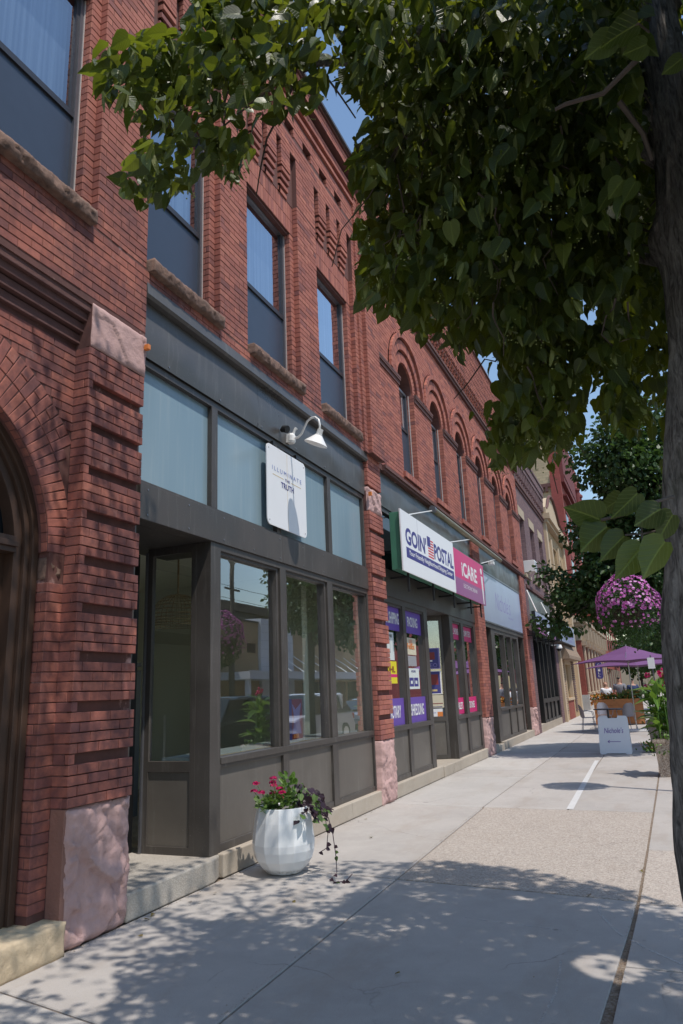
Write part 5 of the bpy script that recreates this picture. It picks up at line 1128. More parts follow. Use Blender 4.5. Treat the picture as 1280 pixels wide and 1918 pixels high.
for k in range(5):
    for zz in (5, 9.2, 13.2): part('window', B(-5.25, -5.205, Yt+1.3+k*3.8, Yt+3.1+k*3.8, zz, zz+2.4), 'car_glass', TW); part('lintel', B(-5.25, -5.16, Yt+1.1+k*3.8, Yt+3.3+k*3.8, zz+2.4, zz+2.75), 'terracotta_dark', TW)
CB = thing('bank_building', 'low red brick building with cream columns and entablature behind the umbrellas', 'building', (-4.5, 58, 0)); Yb = 47.4
part('wall', B(-14, -4.05, Yb, 68, .9, 4.2), 'brick_bank', CB); part('plinth', B(-14.1, -3.95, Yb-.1, 68, 0, .9), 'concrete_light', CB); part('frieze', B(-14.1, -4.0, Yb-.05, 68, 4.2, 5.1), 'stone_tan', CB)
part('cornice', B(-14.3, -3.85, Yb-.2, 68, 5.1, 5.3).box(-14.5, -3.65, Yb-.4, 68.2, 5.3, 5.5).box(-14.2, -3.9, Yb-.1, 68, 5.5, 5.75), 'stone_tan', CB)
part('attic_wall', B(-14, -4.3, Yb+.4, 68, 5.75, 6.5), 'brick_bank', CB)
col0 = None
for k in range(8):
    yy = Yb+.5+k*2.7
    if col0 is None:
        col0 = part('column', MB().lathe((-3.95, 0, .9), [(.14, 0), (.14, .12), (.10, .15), (.09, 2.9), (.13, 3.0)], 10).box(-4.2, -3.76, -.2, .2, 3.9, 4.2).box(-4.1, -3.6, -.14, .14, 4.2, 5.1), 'stone_tan', CB); col0.location.y = yy
    else: o = col0.copy(); C.objects.link(o); o.location.y = yy
EB = thing('distant_block', 'distant red brick street block closing the left side of the street', 'building', (-4.5, 90, 0)); w_ = MB(); w_.box(-20, -4.6, 69, 110, 0, 9.5); part('wall', w_, 'brick_bank', EB)
for k in range(9): part('window', B(-4.62, -4.57, 70.5+k*4.2, 72.2+k*4.2, 5, 7.2), 'car_glass', EB); part('window', B(-4.62, -4.57, 70+k*4.2, 73+k*4.2, .8, 3), 'car_glass', EB)
part('cornice', B(-20, -4.3, 69, 110, 9.3, 9.8), 'stone_tan', EB)
EC = thing('far_end_building', 'pale building far away at the end of the street under the trees', 'building', (4, 150, 0)); part('wall', B(-20, 2.2, 150, 165, 0, 9), 'stucco_tan', EC)
for k in range(6): part('window', B(-16+k*3, -14.4+k*3, 149.95, 150.02, 4, 6), 'car_glass', EC)
part('roof', B(-20.3, 2.5, 149.7, 165, 9, 9.4), 'roof_dark', EC)

# ================================================================== OTHER SIDE OF THE STREET (seen mirrored in the glass)
OB = thing('tan_office_block', 'low tan brick office block with white metal corner and flat canopy across the street', 'building', (14, 38, 0))
part('wall', B(14, 26, 18, 38.6, 0, 5.95).box(14, 26, 43.0, 60, 0, 5.95), 'brick_tan', OB); part('coping', B(13.95, 26, 18, 38.6, 5.95, 6.05).box(13.95, 26, 43, 60, 5.95, 6.05), 'roof_dark', OB)
part('metal_clad_corner', B(13.8, 26, 38.62, 42.98, 0, 6.25), 'concrete_white', OB); mb = MB()
for k in range(7): mb.box(13.79, 13.8, 38.62, 42.98, 2.9+k*.5, 2.915+k*.5)
part('cladding_joint', mb, 'ink_grey', OB); part('window', B(13.95, 14.0, 37.3, 38.2, 4.15, 4.7), 'car_glass', OB)
part('canopy', B(11.9, 14, 34, 56, 2.55, 2.95).box(11.88, 11.9, 33.9, 56, 2.9, 3.0), 'concrete_white', OB); mb = MB()
for k in range(9): mb.tube([(12.1, 39.5+k*1.7, 2.95), (13.9, 39.5+k*1.7, 4.2)], .03, 5)
part('canopy_rods', mb, 'lamp_white', OB); part('canopy_post', B(12.1, 12.3, 34.2, 34.4, 0, 2.55).box(12.1, 12.3, 44.2, 44.4, 0, 2.55), 'concrete_white', OB)
for k in range(5): part('shop_window', B(13.97, 14.0 if k else 13.79, 44.5+k*2.6, 46.6+k*2.6, .5, 2.4), 'car_glass', OB)
UB = thing('office_block', 'dark roofed block rising behind the tan office block', 'building', (20, 45, 0)); part('wall', B(19, 30, 30, 58, 0, 7.5), 'interior_grey', UB); part('roof', B(18.5, 30, 29.5, 58.5, 7.5, 8.1), 'roof_dark', UB); part('roof_box', B(20, 24, 36, 39, 8.1, 9.2), 'roof_dark', UB)
for k in range(4): part('window', B(18.95, 19.0, 36+k*5, 37.2+k*5, 6.2, 7.1), 'car_glass', UB)
RB_ = thing('opposite_brick_block', 'red brick block further along on the other side of the street', 'building', (13.6, 80, 0)); part('wall', B(13.6, 26, 86, 130, 0, 10), 'brick_tower', RB_); part('cornice', B(13.4, 26, 86, 130, 9.6, 10.1), 'stone_tan', RB_)
for k in range(10):
    for zz in (1, 5.4): part('window', B(13.55, 13.6, 88+k*4.1, 90+k*4.1, zz, zz+2.2), 'car_glass', RB_)
    part('lintel', B(13.53, 13.6, 87.8+k*4.1, 90.2+k*4.1, 7.6, 7.9), 'stone_tan', RB_)
up_ = thing('utility_pole', 'wooden utility pole with cross arm and wires across the street', 'pole', (13, 34, 0)); part('pole', MB().tube([(13, 34, 0), (13, 34, 10.5)], [.17, .12], 10), 'wood_pole', up_)
part('cross_arm', B(12.94, 13.06, 32.8, 35.2, 9.4, 9.52).box(12.95, 13.05, 33.2, 34.8, 7.4, 7.5), 'wood_pole', up_); part('brace', MB().tube([(13, 34, 8.7), (13, 33.1, 9.4)], .04, 5).tube([(13, 34, 8.7), (13, 34.9, 9.4)], .04, 5), 'wood_pole', up_)
mb = MB()
for zz, yo in ((9.55, -.9), (9.55, .9), (7.6, 0), (6.9, .1), (6.6, 0)):
    mb.tube([(13+yo*.1, -20, zz), (13, 34, zz), (13, 34, zz)], .014, 4, cap=False); mb.tube([(13, 34, zz), (13.05, 60, zz-.5), (13.1, 90, zz)], .014, 4, cap=False)
part('wires', mb, 'metal_black', up_)

def car(label, y0, mat, suv=True, group='cars parked along the kerb', x0=2.45):
    L, W, Hh = (4.85, 1.9, 1.74) if suv else (4.7, 1.85, 1.45); t = thing('parked_car', label, 'car', (x0+W/2, y0+L/2, -.13), group)
    z = -.13; g_ = .22
    body = [(0, .55), (.02, .95), (.35, 1.02 if suv else .95), (1.25, 1.06 if suv else .98), (L-.08, 1.05), (L, .6), (L-.1, .3), (.1, .3)]
    roof = [(1.2, 1.05), (1.95, Hh-.05), (2.6, Hh), (L-.75 if suv else L-1.3, Hh-.03), (L-.12 if suv else L-.5, 1.06)]
    mb = MB(); n = len(body); ins = .0
    def ring(poly, xa, s_): return [(xa, y0+p, z+q) for p, q in poly]
    vs = ring(body, x0, 1)+[(x0+.10, y0+L/2+(p-L/2)*.97, z+(q if q < 1 else q)) for p, q in body]
    A_ = [(x0+.12 if q > .9 else x0+.02, y0+p, z+q) for p, q in body]; Bm = [(x0+W-.12 if q > .9 else x0+W-.02, y0+p, z+q) for p, q in body]
    mb.add(A_+Bm, [tuple(range(n))[::-1], tuple(range(n, 2*n))]+[(i, (i+1) % n, n+(i+1) % n, n+i) for i in range(n)])
    part('body', mb, mat, t, smooth=False, bevel=.06)
    A_ = [(x0+.10+(q-1.05)*.28, y0+p, z+q) for p, q in roof]; Bm = [(x0+W-.10-(q-1.05)*.28, y0+p, z+q) for p, q in roof]; n = len(roof); mb = MB()
    mb.add(A_+Bm, [tuple(range(n))[::-1], tuple(range(n, 2*n))]+[(i, (i+1) % n, n+(i+1) % n, n+i) for i in range(n)]); part('greenhouse', mb, 'car_glass', t, bevel=.03)
    mb = MB(); A_ = [(x0+.26, y0+roof[1][0]-.05, z+Hh-.06), (x0+.26, y0+roof[3][0]+.12, z+Hh-.05)]
    mb.add([(x0+.24, y0+roof[1][0], z+Hh-.08), (x0+W-.24, y0+roof[1][0], z+Hh-.08), (x0+W-.24, y0+roof[3][0]+.15, z+Hh-.08), (x0+.24, y0+roof[3][0]+.15, z+Hh-.08), (x0+.3, y0+roof[2][0], z+Hh+.02), (x0+W-.3, y0+roof[2][0], z+Hh+.02), (x0+W-.3, y0+roof[3][0], z+Hh), (x0+.3, y0+roof[3][0], z+Hh)],
           [(4, 5, 6, 7), (0, 1, 5, 4), (1, 2, 6, 5), (2, 3, 7, 6), (3, 0, 4, 7)]); part('roof', mb, mat, t, bevel=.02)
    for yy in (roof[1][0]+.9, roof[1][0]+1.9): part('door_pillar', MB().prism([(y0+yy, z+1.04), (y0+yy+.08, z+1.04), (y0+yy+.08, z+Hh-.05), (y0+yy, z+Hh-.05)], 'x', x0+.14, x0+W-.14), mat, t)
    for yy in (.85, L-.95):
        for xx in (x0+.02, x0+W-.24):
            wh = MB(); wh.tube([(xx, y0+yy, z+.34), (xx+.22, y0+yy, z+.34)], .34, 20); wo_ = part('wheel', wh, 'rubber', t); part('rim', MB().tube([(xx-.012, y0+yy, z+.34), (xx+.232, y0+yy, z+.34)], .21, 12), 'metal_bright', wo_)
    part('headlight', B(x0+.1, x0+.5, y0-.01, y0+.12, z+.72, z+.88).box(x0+W-.5, x0+W-.1, y0-.01, y0+.12, z+.72, z+.88), 'metal_bright', t); part('tail_light', B(x0+.08, x0+.22, y0+L-.1, y0+L+.01, z+.8, z+1.0).box(x0+W-.22, x0+W-.08, y0+L-.1, y0+L+.01, z+.8, z+1.0), 'lamp_red', t)
    part('bumper', B(x0+.1, x0+W-.1, y0-.06, y0+.05, z+.35, z+.55).box(x0+.1, x0+W-.1, y0+L-.05, y0+L+.06, z+.35, z+.55), 'metal_dark', t)
car('dark grey sport utility vehicle parked at the kerb, mirrored in the left pane', 15.6, 'car_grey', x0=2.6)
car('white sport utility vehicle parked at the kerb, mirrored behind the canna plants', 21.2, 'car_white', x0=2.6)
car('silver saloon parked at the kerb beyond the white vehicle', 27.0, 'car_silver', False, x0=2.6)
car('white saloon parked far along the street near the umbrellas', 60, 'car_white', False, x0=.9)

# ================================================================== NEAR LINDEN TREE
def at(px, py, d): return CAMn+ray(px, py)*d
LT = thing('linden_tree', 'linden tree with dark ridged bark at the right edge, its crown hanging over the pavement', 'tree', (.12, 3.0, 0))
def trunk_mesh(path, rads, n=56, step=.03, amp=.018, burl=None, seed=0):
    P = [Vector(p) for p in path]; mb = MB(); vs = []; L = [0]
    for a, b in zip(P[:-1], P[1:]): L.append(L[-1]+(b-a).length)
    m = int(L[-1]/step); prev = None
    for j in range(m+1):
        s = L[-1]*j/m; i = max(0, min(len(P)-2, next((q for q in range(len(L)-1) if L[q+1] >= s), len(P)-2))); t = (s-L[i])/(L[i+1]-L[i]); t2 = t*t*(3-2*t)
        c = P[i].lerp(P[i+1], t); r = rads[i]*(1-t2)+rads[i+1]*t2
        for k in range(n):
            a = 2*math.pi*k/n; d = Vector((math.cos(a), math.sin(a), 0)); q = Vector((math.cos(a)*6.5, math.sin(a)*6.5, s*2.0+seed))
            rid = abs(mnoise.noise(q))*1.5+abs(mnoise.noise(q*2.1))*.8; rr = r+amp*(rid-.55)+mnoise.noise(Vector((math.cos(a)*1.2, math.sin(a)*1.2, s*1.1)))*r*.14
            if burl:
                for bz, ba, bs in burl: rr += bs*math.exp(-((c.z-bz)/.10)**2-((((a-ba+math.pi) % (2*math.pi))-math.pi)/.55)**2)
            vs.append(c+d*rr)
    mb.add(vs, [(j*n+k, j*n+(k+1) % n, (j+1)*n+(k+1) % n, (j+1)*n+k) for j in range(m) for k in range(n)], .5); return mb
path = [(.18, 3.0, -.05), (.155, 3.0, .5), (.135, 3.0, 1.0), (.165, 3.0, 1.6), (.245, 3.0, 2.2), (.34, 3.0, 2.9), (.375, 3.0, 3.35), (.385, 3.0, 3.9), (.40, 3.0, 4.6), (.35, 3.0, 5.6), (.45, 3.1, 7.2)]
rads = [.21, .165, .15, .142, .132, .122, .118, .098, .082, .07, .04]
part('trunk', trunk_mesh(path, rads, burl=[(3.38, math.pi*1.06, .045), (3.95, math.pi*1.2, .025)]), 'bark', LT, smooth=True)
def limb(a, b, r0, r1, sag=.1, n=7, jit=.06):
    a, b = Vector(a), Vector(b); out = []
    for i in range(n+1):
        t = i/n; p = a.lerp(b, t); p.z += math.sin(t*math.pi)*sag; p += Vector(tuple(rng.normal(size=3)*jit*math.sin(t*math.pi))); out.append(p)
    return out, [r0*(1-i/n)+r1*i/n for i in range(n+1)]
limbs = [((.38, 3, 3.9), at(420, 130, 3.7), .045, .010, .25), ((.38, 3, 3.7), at(760, 150, 4.2), .04, .012, .2), ((.4, 3, 4.2), (-1.2, 4.6, 5.2), .045, .012, .3), ((.4, 3, 4.5), (1.6, 4.6, 5.6), .045, .012, .3), ((.4, 3, 4.4), (-1.0, 2.0, 6.2), .045, .012, .3),
         ((.36, 3, 5.2), (.6, .8, 6.6), .04, .01, .2), ((.37, 3, 3.2), at(980, 620, 4.4), .03, .008, .3), ((.36, 3, 3.0), (.9, 5.2, 3.9), .03, .008, .3), ((.4, 3, 5.5), (-.9, 3.6, 7.8), .04, .01, .2), ((.4, 3, 3.9), at(1010, 800, 4.8), .022, .006, .35), ((.4, 3, 4.6), (2.2, 2.2, 5.2), .045, .01, .2)]
for a, b, r0, r1, sg_ in limbs:
    p, r = limb(a, b, r0, r1, sg_); part('branch', MB().tube(p, r, 8), 'bark', LT, smooth=True)
    mb = MB()
    for _ in range(7):
        i = random.randint(2, len(p)-1); e = p[i]+Vector(tuple(rdir(.5))); e.z -= .12; q, rr_ = limb(p[i], e, .008, .003, .04, 5, .03); mb.tube(q, rr_, 5)
    part('twigs', mb, 'twig_bark', LT, kind='stuff')
mb = MB()
for pl, d, r in (([(775, 10), (768, 90), (766, 180), (757, 245), (738, 300), (748, 340), (757, 390), (750, 440), (742, 500), (744, 540)], 3.5, .007), ([(757, 245), (790, 200), (797, 140), (770, 120)], 3.5, .005), ([(757, 250), (720, 320), (690, 370), (640, 430), (622, 500)], 3.5, .004), ([(760, 255), (775, 290), (810, 300), (840, 310)], 3.5, .004), ([(1195, 110), (1130, 175), (1060, 195), (1040, 205)], 2.6, .009), ([(930, 250), (925, 300), (905, 345)], 3.2, .005), ([(1160, 190), (1205, 250), (1222, 300)], 3.0, .01)):
    mb.tube([at(x_, y_, d) for x_, y_ in pl], [r*(1-.5*i/len(pl)) for i in range(len(pl))], 6)
part('twigs', mb, 'twig_bark', LT, kind='stuff')
SIL = [(180, 150), (215, 125), (225, 85), (330, 70), (370, 20), (420, -30), (1330, -30), (1330, 905), (1240, 905), (1238, 800), (1180, 815), (1130, 790), (1110, 690), (1085, 760), (1075, 820), (1040, 868), (975, 888), (915, 868), (918, 800), (950, 765), (948, 700), (925, 655), (860, 665), (800, 650), (742, 605), (690, 565), (682, 520), (700, 480), (672, 440), (700, 395), (664, 345), (668, 315), (700, 290), (715, 235), (690, 190), (655, 180), (620, 215), (560, 210), (520, 235), (485, 235), (470, 285), (445, 340), (412, 335), (395, 300), (345, 375), (285, 392), (234, 360), (236, 320), (262, 295), (280, 255), (262, 215), (215, 190)]
SN = np.array(SIL, float)
HOLES = [((1098, 600), 30, 42), ((1112, 745), 26, 46), ((905, 690), 40, 30), ((742, 395), 14, 22), ((700, 420), 20, 16), ((1075, 655), 10, 10), ((860, 300), 9, 9), ((960, 455), 10, 8)]
def inside(px, py):
    c = False
    for (hx, hy), ha, hb in HOLES:
        if ((px-hx)/ha)**2+((py-hy)/hb)**2 < 1: return False
    c = False; j = len(SIL)-1
    for i in range(len(SIL)):
        xi, yi = SIL[i]; xj_, yj = SIL[j]
        if (yi > py) != (yj > py) and px < (xj_-xi)*(py-yi)/(yj-yi)+xi: c = not c
        j = i
    return c
Lf = Leaves('linden'); Br = Leaves('bract'); cnt = 0; cen = np.array((.55, 2.9, 5.7)); rad = np.array((2.45, 3.15, 3.25)); berries = MB()
def clump(p, sc=1.7, th=0.0, seed=0): return mnoise.noise(Vector((p[0]*sc+seed, p[1]*sc, p[2]*sc)))+.35*mnoise.noise(Vector((p[0]*sc*2.3, p[1]*sc*2.3+seed, p[2]*sc*2.3))) > th
def add_leaf(p, kf=1.0, outc=cen):
    o = p-outc; o = o/max(np.linalg.norm(o), .01); y = o*.6+np.array((0, 0, -.65))+rdir(.75); z = UPv*.8+o*.3+rdir(.9)
    Lf.add(p, y, z, random.triangular(.04, .102, .075)*kf)
    if random.random() < .30: Br.add(p, np.array((0, 0, -1))+rdir(.4), rdir(), random.uniform(.07, .10))
tries = 0
while cnt < 40000 and tries < 1000000:
    tries += 1; u = rng.uniform(-1, 1, 3); s = u@u
    if s > 1 or (s < .12): continue
    p = cen+rad*u
    if p[2] < 2.55 or not clump(p, 1.7, -.02): continue
    px, py, z = project(p); d = np.linalg.norm(p-CAMn)
    infr = z > 0 and -60 < px < 1340 and -60 < py < 1980
    if d < 1.7: continue
    if infr:
        if d < 2.9: continue
        if not inside(px+random.gauss(0, 11), py+24+random.gauss(0, 11)): continue
        if px < 660 and py < 400: continue
        if px > 1195-max(0, 60-py)*.4 and d < 4.2 and py < 930: continue
    sx, sy = p[0]-.43*(p[2]-3.8), p[1]+.19*(p[2]-3.8)
    if p[2] > 4.2 and sx < -.55 and sy < 3.0 and random.random() < .965: continue
    if sx < -1.6 and random.random() < .5: continue
    gx, gy = p[0]-.43*p[2], p[1]+.19*p[2]
    if not infr and -3.9 < gx < -1.75 and mnoise.noise(Vector((gx*.95, gy*.95, 3.7))) > -.05 and random.random() < .95: continue
    if not infr and -3.9 < gx < -2.4 and random.random() < .35: continue
    if gx < -2.5 and gy > 5.0 and random.random() < .8: continue
    if not infr and -2.0 < gx < .6 and 4.2 < gy < 6.2 and mnoise.noise(Vector((gx*1.3, gy*1.3, 9.7))) > .5 and random.random() < .95: continue
    add_leaf(p); cnt += 1
# high bough towards the facade: dapples the pilaster
cnt = 0; tries = 0
while cnt < 1500 and tries < 60000:
    tries += 1; u = rng.normal(size=3); u = u/np.linalg.norm(u)*rng.random()**.4; p = np.array((-1.45, 3.15, 7.4))+u*np.array((1.0, 1.2, 1.7))
    px, py, z = project(p)
    if (z > 0 and py > -40) or not clump(p, 2.6, .08, 3): continue
    add_leaf(p); cnt += 1
# the low left-reaching bough: leaves along it, thin enough to glow in the sun
cnt = 0; tries = 0
while cnt < 1250 and tries < 60000:
    tries += 1; px, py, d = random.uniform(180, 720), random.uniform(-60, 400), random.gauss(3.65, .28)
    if not inside(px+random.gauss(0, 9), max(py+14, -25)+random.gauss(0, 7)) : continue
    p = at(px, py, d)
    if not clump(p, 3.4, -.08, 5): continue
    add_leaf(p, 1.0, np.array((.3, 2.9, 4.4))); cnt += 1
# thicken the lower rim and the middle of the hanging crown
cnt = 0; tries = 0
while cnt < 7000 and tries < 120000:
    tries += 1; px, py, d = random.uniform(664, 1260), random.uniform(-40, 900), random.uniform(3.1, 5.2)
    if not inside(px+random.gauss(0, 11), py+24+random.gauss(0, 11)): continue
    p = at(px, py, d)
    if p[2] < 2.5 or not clump(p, 2.2, -.12, 2): continue
    if px > 1200 and d < 4.2: continue
    add_leaf(p, 1.0, np.array((.3, 3.0, 4.6))); cnt += 1
# sprig of large leaves close to the lens
for (bx, by), (tx, ty), d in [((1126, 974), (1056, 944), 1.5), ((1140, 985), (1082, 1030), 1.5), ((1172, 1002), (1118, 1052), 1.48), ((1204, 1022), (1150, 1088), 1.45), ((1248, 1012), (1195, 1080), 1.42), ((1196, 922), (1146, 972), 1.5), ((1240, 952), (1186, 985), 1.47), ((1166, 932), (1118, 962), 1.55), ((1262, 962), (1228, 1015), 1.5),
                              ((1196, 44), (1122, 84), 2.3), ((1150, 66), (1094, 112), 2.3), ((1214, 82), (1162, 106), 2.3), ((1280, 108), (1236, 142), 2.2), ((1192, 338), (1166, 380), 2.8), ((1168, 335), (1138, 376), 2.8), ((1148, 352), (1118, 396), 2.9)]:
    a, b = at(bx, by, d), at(tx, ty, d-.02); v = b-a; toc = CAMn-a; toc /= np.linalg.norm(toc)
    Lf.add(a, v, -toc*.8+rdir(.35)+UPv*.3, np.linalg.norm(v)*random.uniform(.9, 1.04))
sp_ = MB(); sp_.tube([at(1262, 930, 1.7), at(1200, 948, 1.5), at(1166, 965, 1.5), at(1126, 974, 1.5)], .0034, 6).tube([at(1270, 985, 1.6), at(1204, 1000, 1.46), at(1172, 1002, 1.48)], .002, 5).tube([at(1200, 948, 1.5), at(1204, 1022, 1.45)], .0018, 5).tube([at(1216, 60, 2.4), at(1196, 44, 2.3), at(1150, 66, 2.3)], .003, 5)
for _ in range(70):
    px, py = random.uniform(690, 1190), random.uniform(60, 820)
    if not inside(px, py+60): continue
    d = random.uniform(3.0, 3.5); pl = [(px, py)]
    for q in range(4): pl.append((pl[-1][0]+random.gauss(0, 16), pl[-1][1]+random.uniform(12, 40)))
    if all(inside(a_, b_) for a_, b_ in pl): sp_.tube([at(a_, b_, d+.02*i_) for i_, (a_, b_) in enumerate(pl)], [.0045, .004, .0032, .0025, .0018], 5)
part('twigs', sp_, 'twig_bark', LT, kind='stuff')
Lf.build('crown', 'leaf_linden', LT, singles=300, single_name='leaf'); Br.build('bracts', 'bract_linden', LT)
mb = MB()
for k in range(0, len(Br.items), 2):
    p = Br.items[k][0]; px, py, z = project(p)
    if not (0 < px < 1280 and 0 < py < 1000) or z > 5.5: continue
    for _ in range(4):
        q = p+np.array((random.gauss(0, .015), random.gauss(0, .015), -random.uniform(.06, .10))); r = .0042
        mb.add([q+np.array(o)*r for o in ((1, 0, 0), (-1, 0, 0), (0, 1, 0), (0, -1, 0), (0, 0, 1), (0, 0, -1))], [(0, 2, 4), (2, 1, 4), (1, 3, 4), (3, 0, 4), (2, 0, 5), (1, 2, 5), (3, 1, 5), (0, 3, 5)])
part('seed_berries', mb, 'bract_linden', LT, kind='stuff')

# ================================================================== SECOND STREET TREE AND FAR TREES
def tree(label, base, blobs, n, size, mat='leaf_far', trunk_r=.14, name='street_tree', sc=1.4, th=-.02, limbs_=(), group=None):
    t = thing(name, label, 'tree', base, group); b = Vector(base); top = Vector(blobs[0][0])
    tr = MB().tube([b, b.lerp(top, .4)+Vector((.06, 0, 0)), top], [trunk_r*1.2, trunk_r, trunk_r*.35], 12); part('trunk', tr, 'bark_far', t, smooth=True)
    L = Leaves('small'); vol = np.array([np.prod(r) for c, r in blobs]); vol = vol/vol.sum(); br = MB()
    for (c, r), w_ in zip(blobs, vol):
        k = 0; m = int(n*w_); c = np.array(c, float); r = np.array(r, float)
        br.tube([tuple(b.lerp(top, .45)), tuple((np.array(b.lerp(top, .7))+c)/2), tuple(c)], [trunk_r*.35, trunk_r*.15, trunk_r*.05], 6)
        tr_ = 0
        while k < m and tr_ < m*20:
            tr_ += 1; u = rng.normal(size=3); u = u/np.linalg.norm(u)*rng.random()**.45; p = c+r*u
            if not clump(p, sc, th, base[1]): continue
            L.add(p, u*.5+np.array((0, 0, -.5))+rdir(.7), UPv+rdir(.7), random.uniform(*size)); k += 1
    part('limbs', br, 'bark_far', t); L.build('crown', mat, t); return t
l_ = at(985, 1050, 18.0); l2 = at(1040, 1090, 18.0)
tree('sunlit street tree standing behind the near trunk above the hanging basket', (.85, 18.4, 0), [((.65, 18.5, 6.4), (1.55, 1.9, 2.2)), ((.3, 18.5, 4.6), (1.8, 1.9, 1.5)), ((-.5, 18.3, 3.7), (1.4, 1.5, 1.0)), (tuple(at(1050, 1165, 18)), (.75, .6, .35)), (tuple(at(1020, 1075, 18)), (.6, .5, .28)), (tuple(at(1105, 1000, 18)), (.7, .7, .5)), (tuple(at(1150, 850, 18)), (1.1, 1.2, 1.0)), (tuple(at(1100, 1120, 18)), (1.0, 1.0, .6)), (tuple(at(1170, 1060, 18)), (1.1, 1.2, .9))], 34000, (.09, .15), th=-.1)
tree('dark green tree beyond the purple umbrellas', (1.9, 44, 0), [((1.9, 44, 5.2), (2.6, 3, 2.8)), ((.4, 44, 3.6), (1.9, 2.4, 1.3))], 5000, (.16, .26), group=None)
tree('tree further down the street seen between the umbrella and the trunk', (1.6, 68, 0), [((1.6, 68, 6), (3.4, 4, 3.2)), ((-1, 68, 4), (2, 3, 1.6))], 3500, (.25, .4))
tree('hazy small tree near the far end of the street', (-1.8, 98, 0), [((-1.8, 98, 5), (3, 4, 3))], 2200, (.3, .5))

# ================================================================== HANGING BASKET ON ITS POLE
bk = thing('hanging_basket', 'big ball of pink petunias hanging in a basket from a black pole beside the trunk', 'flower basket', (-.27, 12.17, 2.75)); bc = np.array((-.27, 12.17, 2.72))
part('basket', MB().lathe(tuple(bc+np.array((0, 0, -.28))), [(0, 0), (.14, .01), (.22, .12), (.25, .26)], 14), 'soil', bk); part('hanger', MB().tube([tuple(bc+np.array((.2, 0, .1))), tuple(bc+np.array((.06, 0, .66)))], .006, 4).tube([tuple(bc+np.array((-.2, 0, .1))), tuple(bc+np.array((.06, 0, .66)))], .006, 4), 'metal_sash', bk)
L = Leaves('small'); Fp = Leaves('star')
for _ in range(2600):
    d = rdir(); r = .46*rng.random()**.3; p = bc+d*r*np.array((.95, .95, 1.05 if d[2] > 0 else 1.2)); L.add(p, d+rdir(.6)+np.array((0, 0, -.3)), UPv+rdir(.8), random.uniform(.03, .055))
for _ in range(900):
    d = rdir()
    if d[2] < -.55 or (d[2] < -.1 and random.random() < .65): continue
    lf = 1+.13*mnoise.noise(Vector(tuple(d*2.2))); p = bc+d*.50*lf*np.array((.95, .95, 1.08)); Fp.add(p, np.cross(d, UPv)+rdir(.2), d+rdir(.35), random.uniform(.042, .066))
for vx, vz in ((-.1, -.62), (.05, -.7), (.22, -.6)):
    for q in range(16): L.add(bc+np.array((vx+random.gauss(0, .02), -.2+random.gauss(0, .02), -.35+(vz+.35)*q/16)), rdir()+np.array((0, 0, -1)), rdir(), .04)
L.build('foliage', 'leaf_far', bk); Fp.build('petunias', 'petal_petunia', bk)
lpole = thing('lamp_post', 'black post with a curved arm that carries the petunia basket, hidden behind the trunk', 'post', (.48, 12.05, 0)); part('pole', MB().tube([(.48, 12.05, 0), (.48, 12.05, 3.9)], [.05, .04], 12), 'metal_black', lpole); part('arm', MB().tube([(.48, 12.05, 3.3), (.35, 12.07, 3.48), (.05, 12.12, 3.52), (-.21, 12.17, 3.38)], .014, 6), 'metal_black', lpole)

# ================================================================== PLANTERS WITH CANNAS
def canna_planter(label, c, w_, h, n, hh, seed, lab2):
    t = thing('stone_planter', label, 'planter', (c[0], c[1], 0)); a, b_ = w_/2*.86, w_/2; vs = [(c[0]+sx*(a if z == 0 else b_), c[1]+sy*(a if z == 0 else b_), z) for z in (0, h) for sx, sy in ((-1, -1), (1, -1), (1, 1), (-1, 1))]
    mb = MB(); mb.add(vs, [(3, 2, 1, 0), (0, 1, 5, 4), (1, 2, 6, 5), (2, 3, 7, 6), (3, 0, 4, 7)]); part('planter_body', mb, 'planter_aggregate', t); part('rim', B(c[0]-b_-.02, c[0]+b_+.02, c[1]-b_-.02, c[1]+b_+.02, h-.05, h), 'planter_aggregate', t); part('soil', B(c[0]-b_+.04, c[0]+b_-.04, c[1]-b_+.04, c[1]+b_-.04, h, h+.01), 'soil', t)
    p = thing('canna_plant', lab2, 'plant', (c[0], c[1], h)); L = Leaves('long'); st = MB(); S2 = Leaves('small'); F2 = Leaves('star')
    for k in range(n):
        x_, y_ = c[0]+random.uniform(-b_, b_)*.7, c[1]+random.uniform(-b_, b_)*.7; H_ = hh*random.uniform(.7, 1.05); lean = rdir(.08); st.tube([(x_, y_, h), (x_+lean[0], y_+lean[1], h+H_)], [.012, .006], 5)
        for q in range(7):
            tt = .12+.85*q/7; a_ = random.uniform(0, 6.28); L.add((x_+lean[0]*tt, y_+lean[1]*tt, h+H_*tt), (math.cos(a_), math.sin(a_), random.uniform(.3, 1.2)), (-math.cos(a_)*.6, -math.sin(a_)*.6, 1), random.uniform(.26, .46))
        if k % 3 == 0:
            for _ in range(12): F2.add(np.array((x_+lean[0], y_+lean[1], h+H_+.08))+rdir(.06), rdir(), rdir(), .07)
    for _ in range(260): a_ = random.uniform(0, 6.28); r = random.uniform(b_*.5, b_*1.5); S2.add((c[0]+r*math.cos(a_), c[1]+r*math.sin(a_), h+random.uniform(-.28, .12)), rdir()+np.array((0, 0, -.6)), UPv+rdir(.6), random.uniform(.04, .08))
    L.build('canna_leaves', 'leaf_canna', p); S2.build('trailing_leaves', 'leaf_geranium', p); F2.build('canna_flowers', 'petal_magenta', p); part('stems', st, 'leaf_canna', p)
canna_planter('tapering brown aggregate planter at the foot of the near trunk', (.06, 14.15), .52, .61, 9, 1.0, 1, 'leafy canna plants filling the aggregate planter next to the trunk')
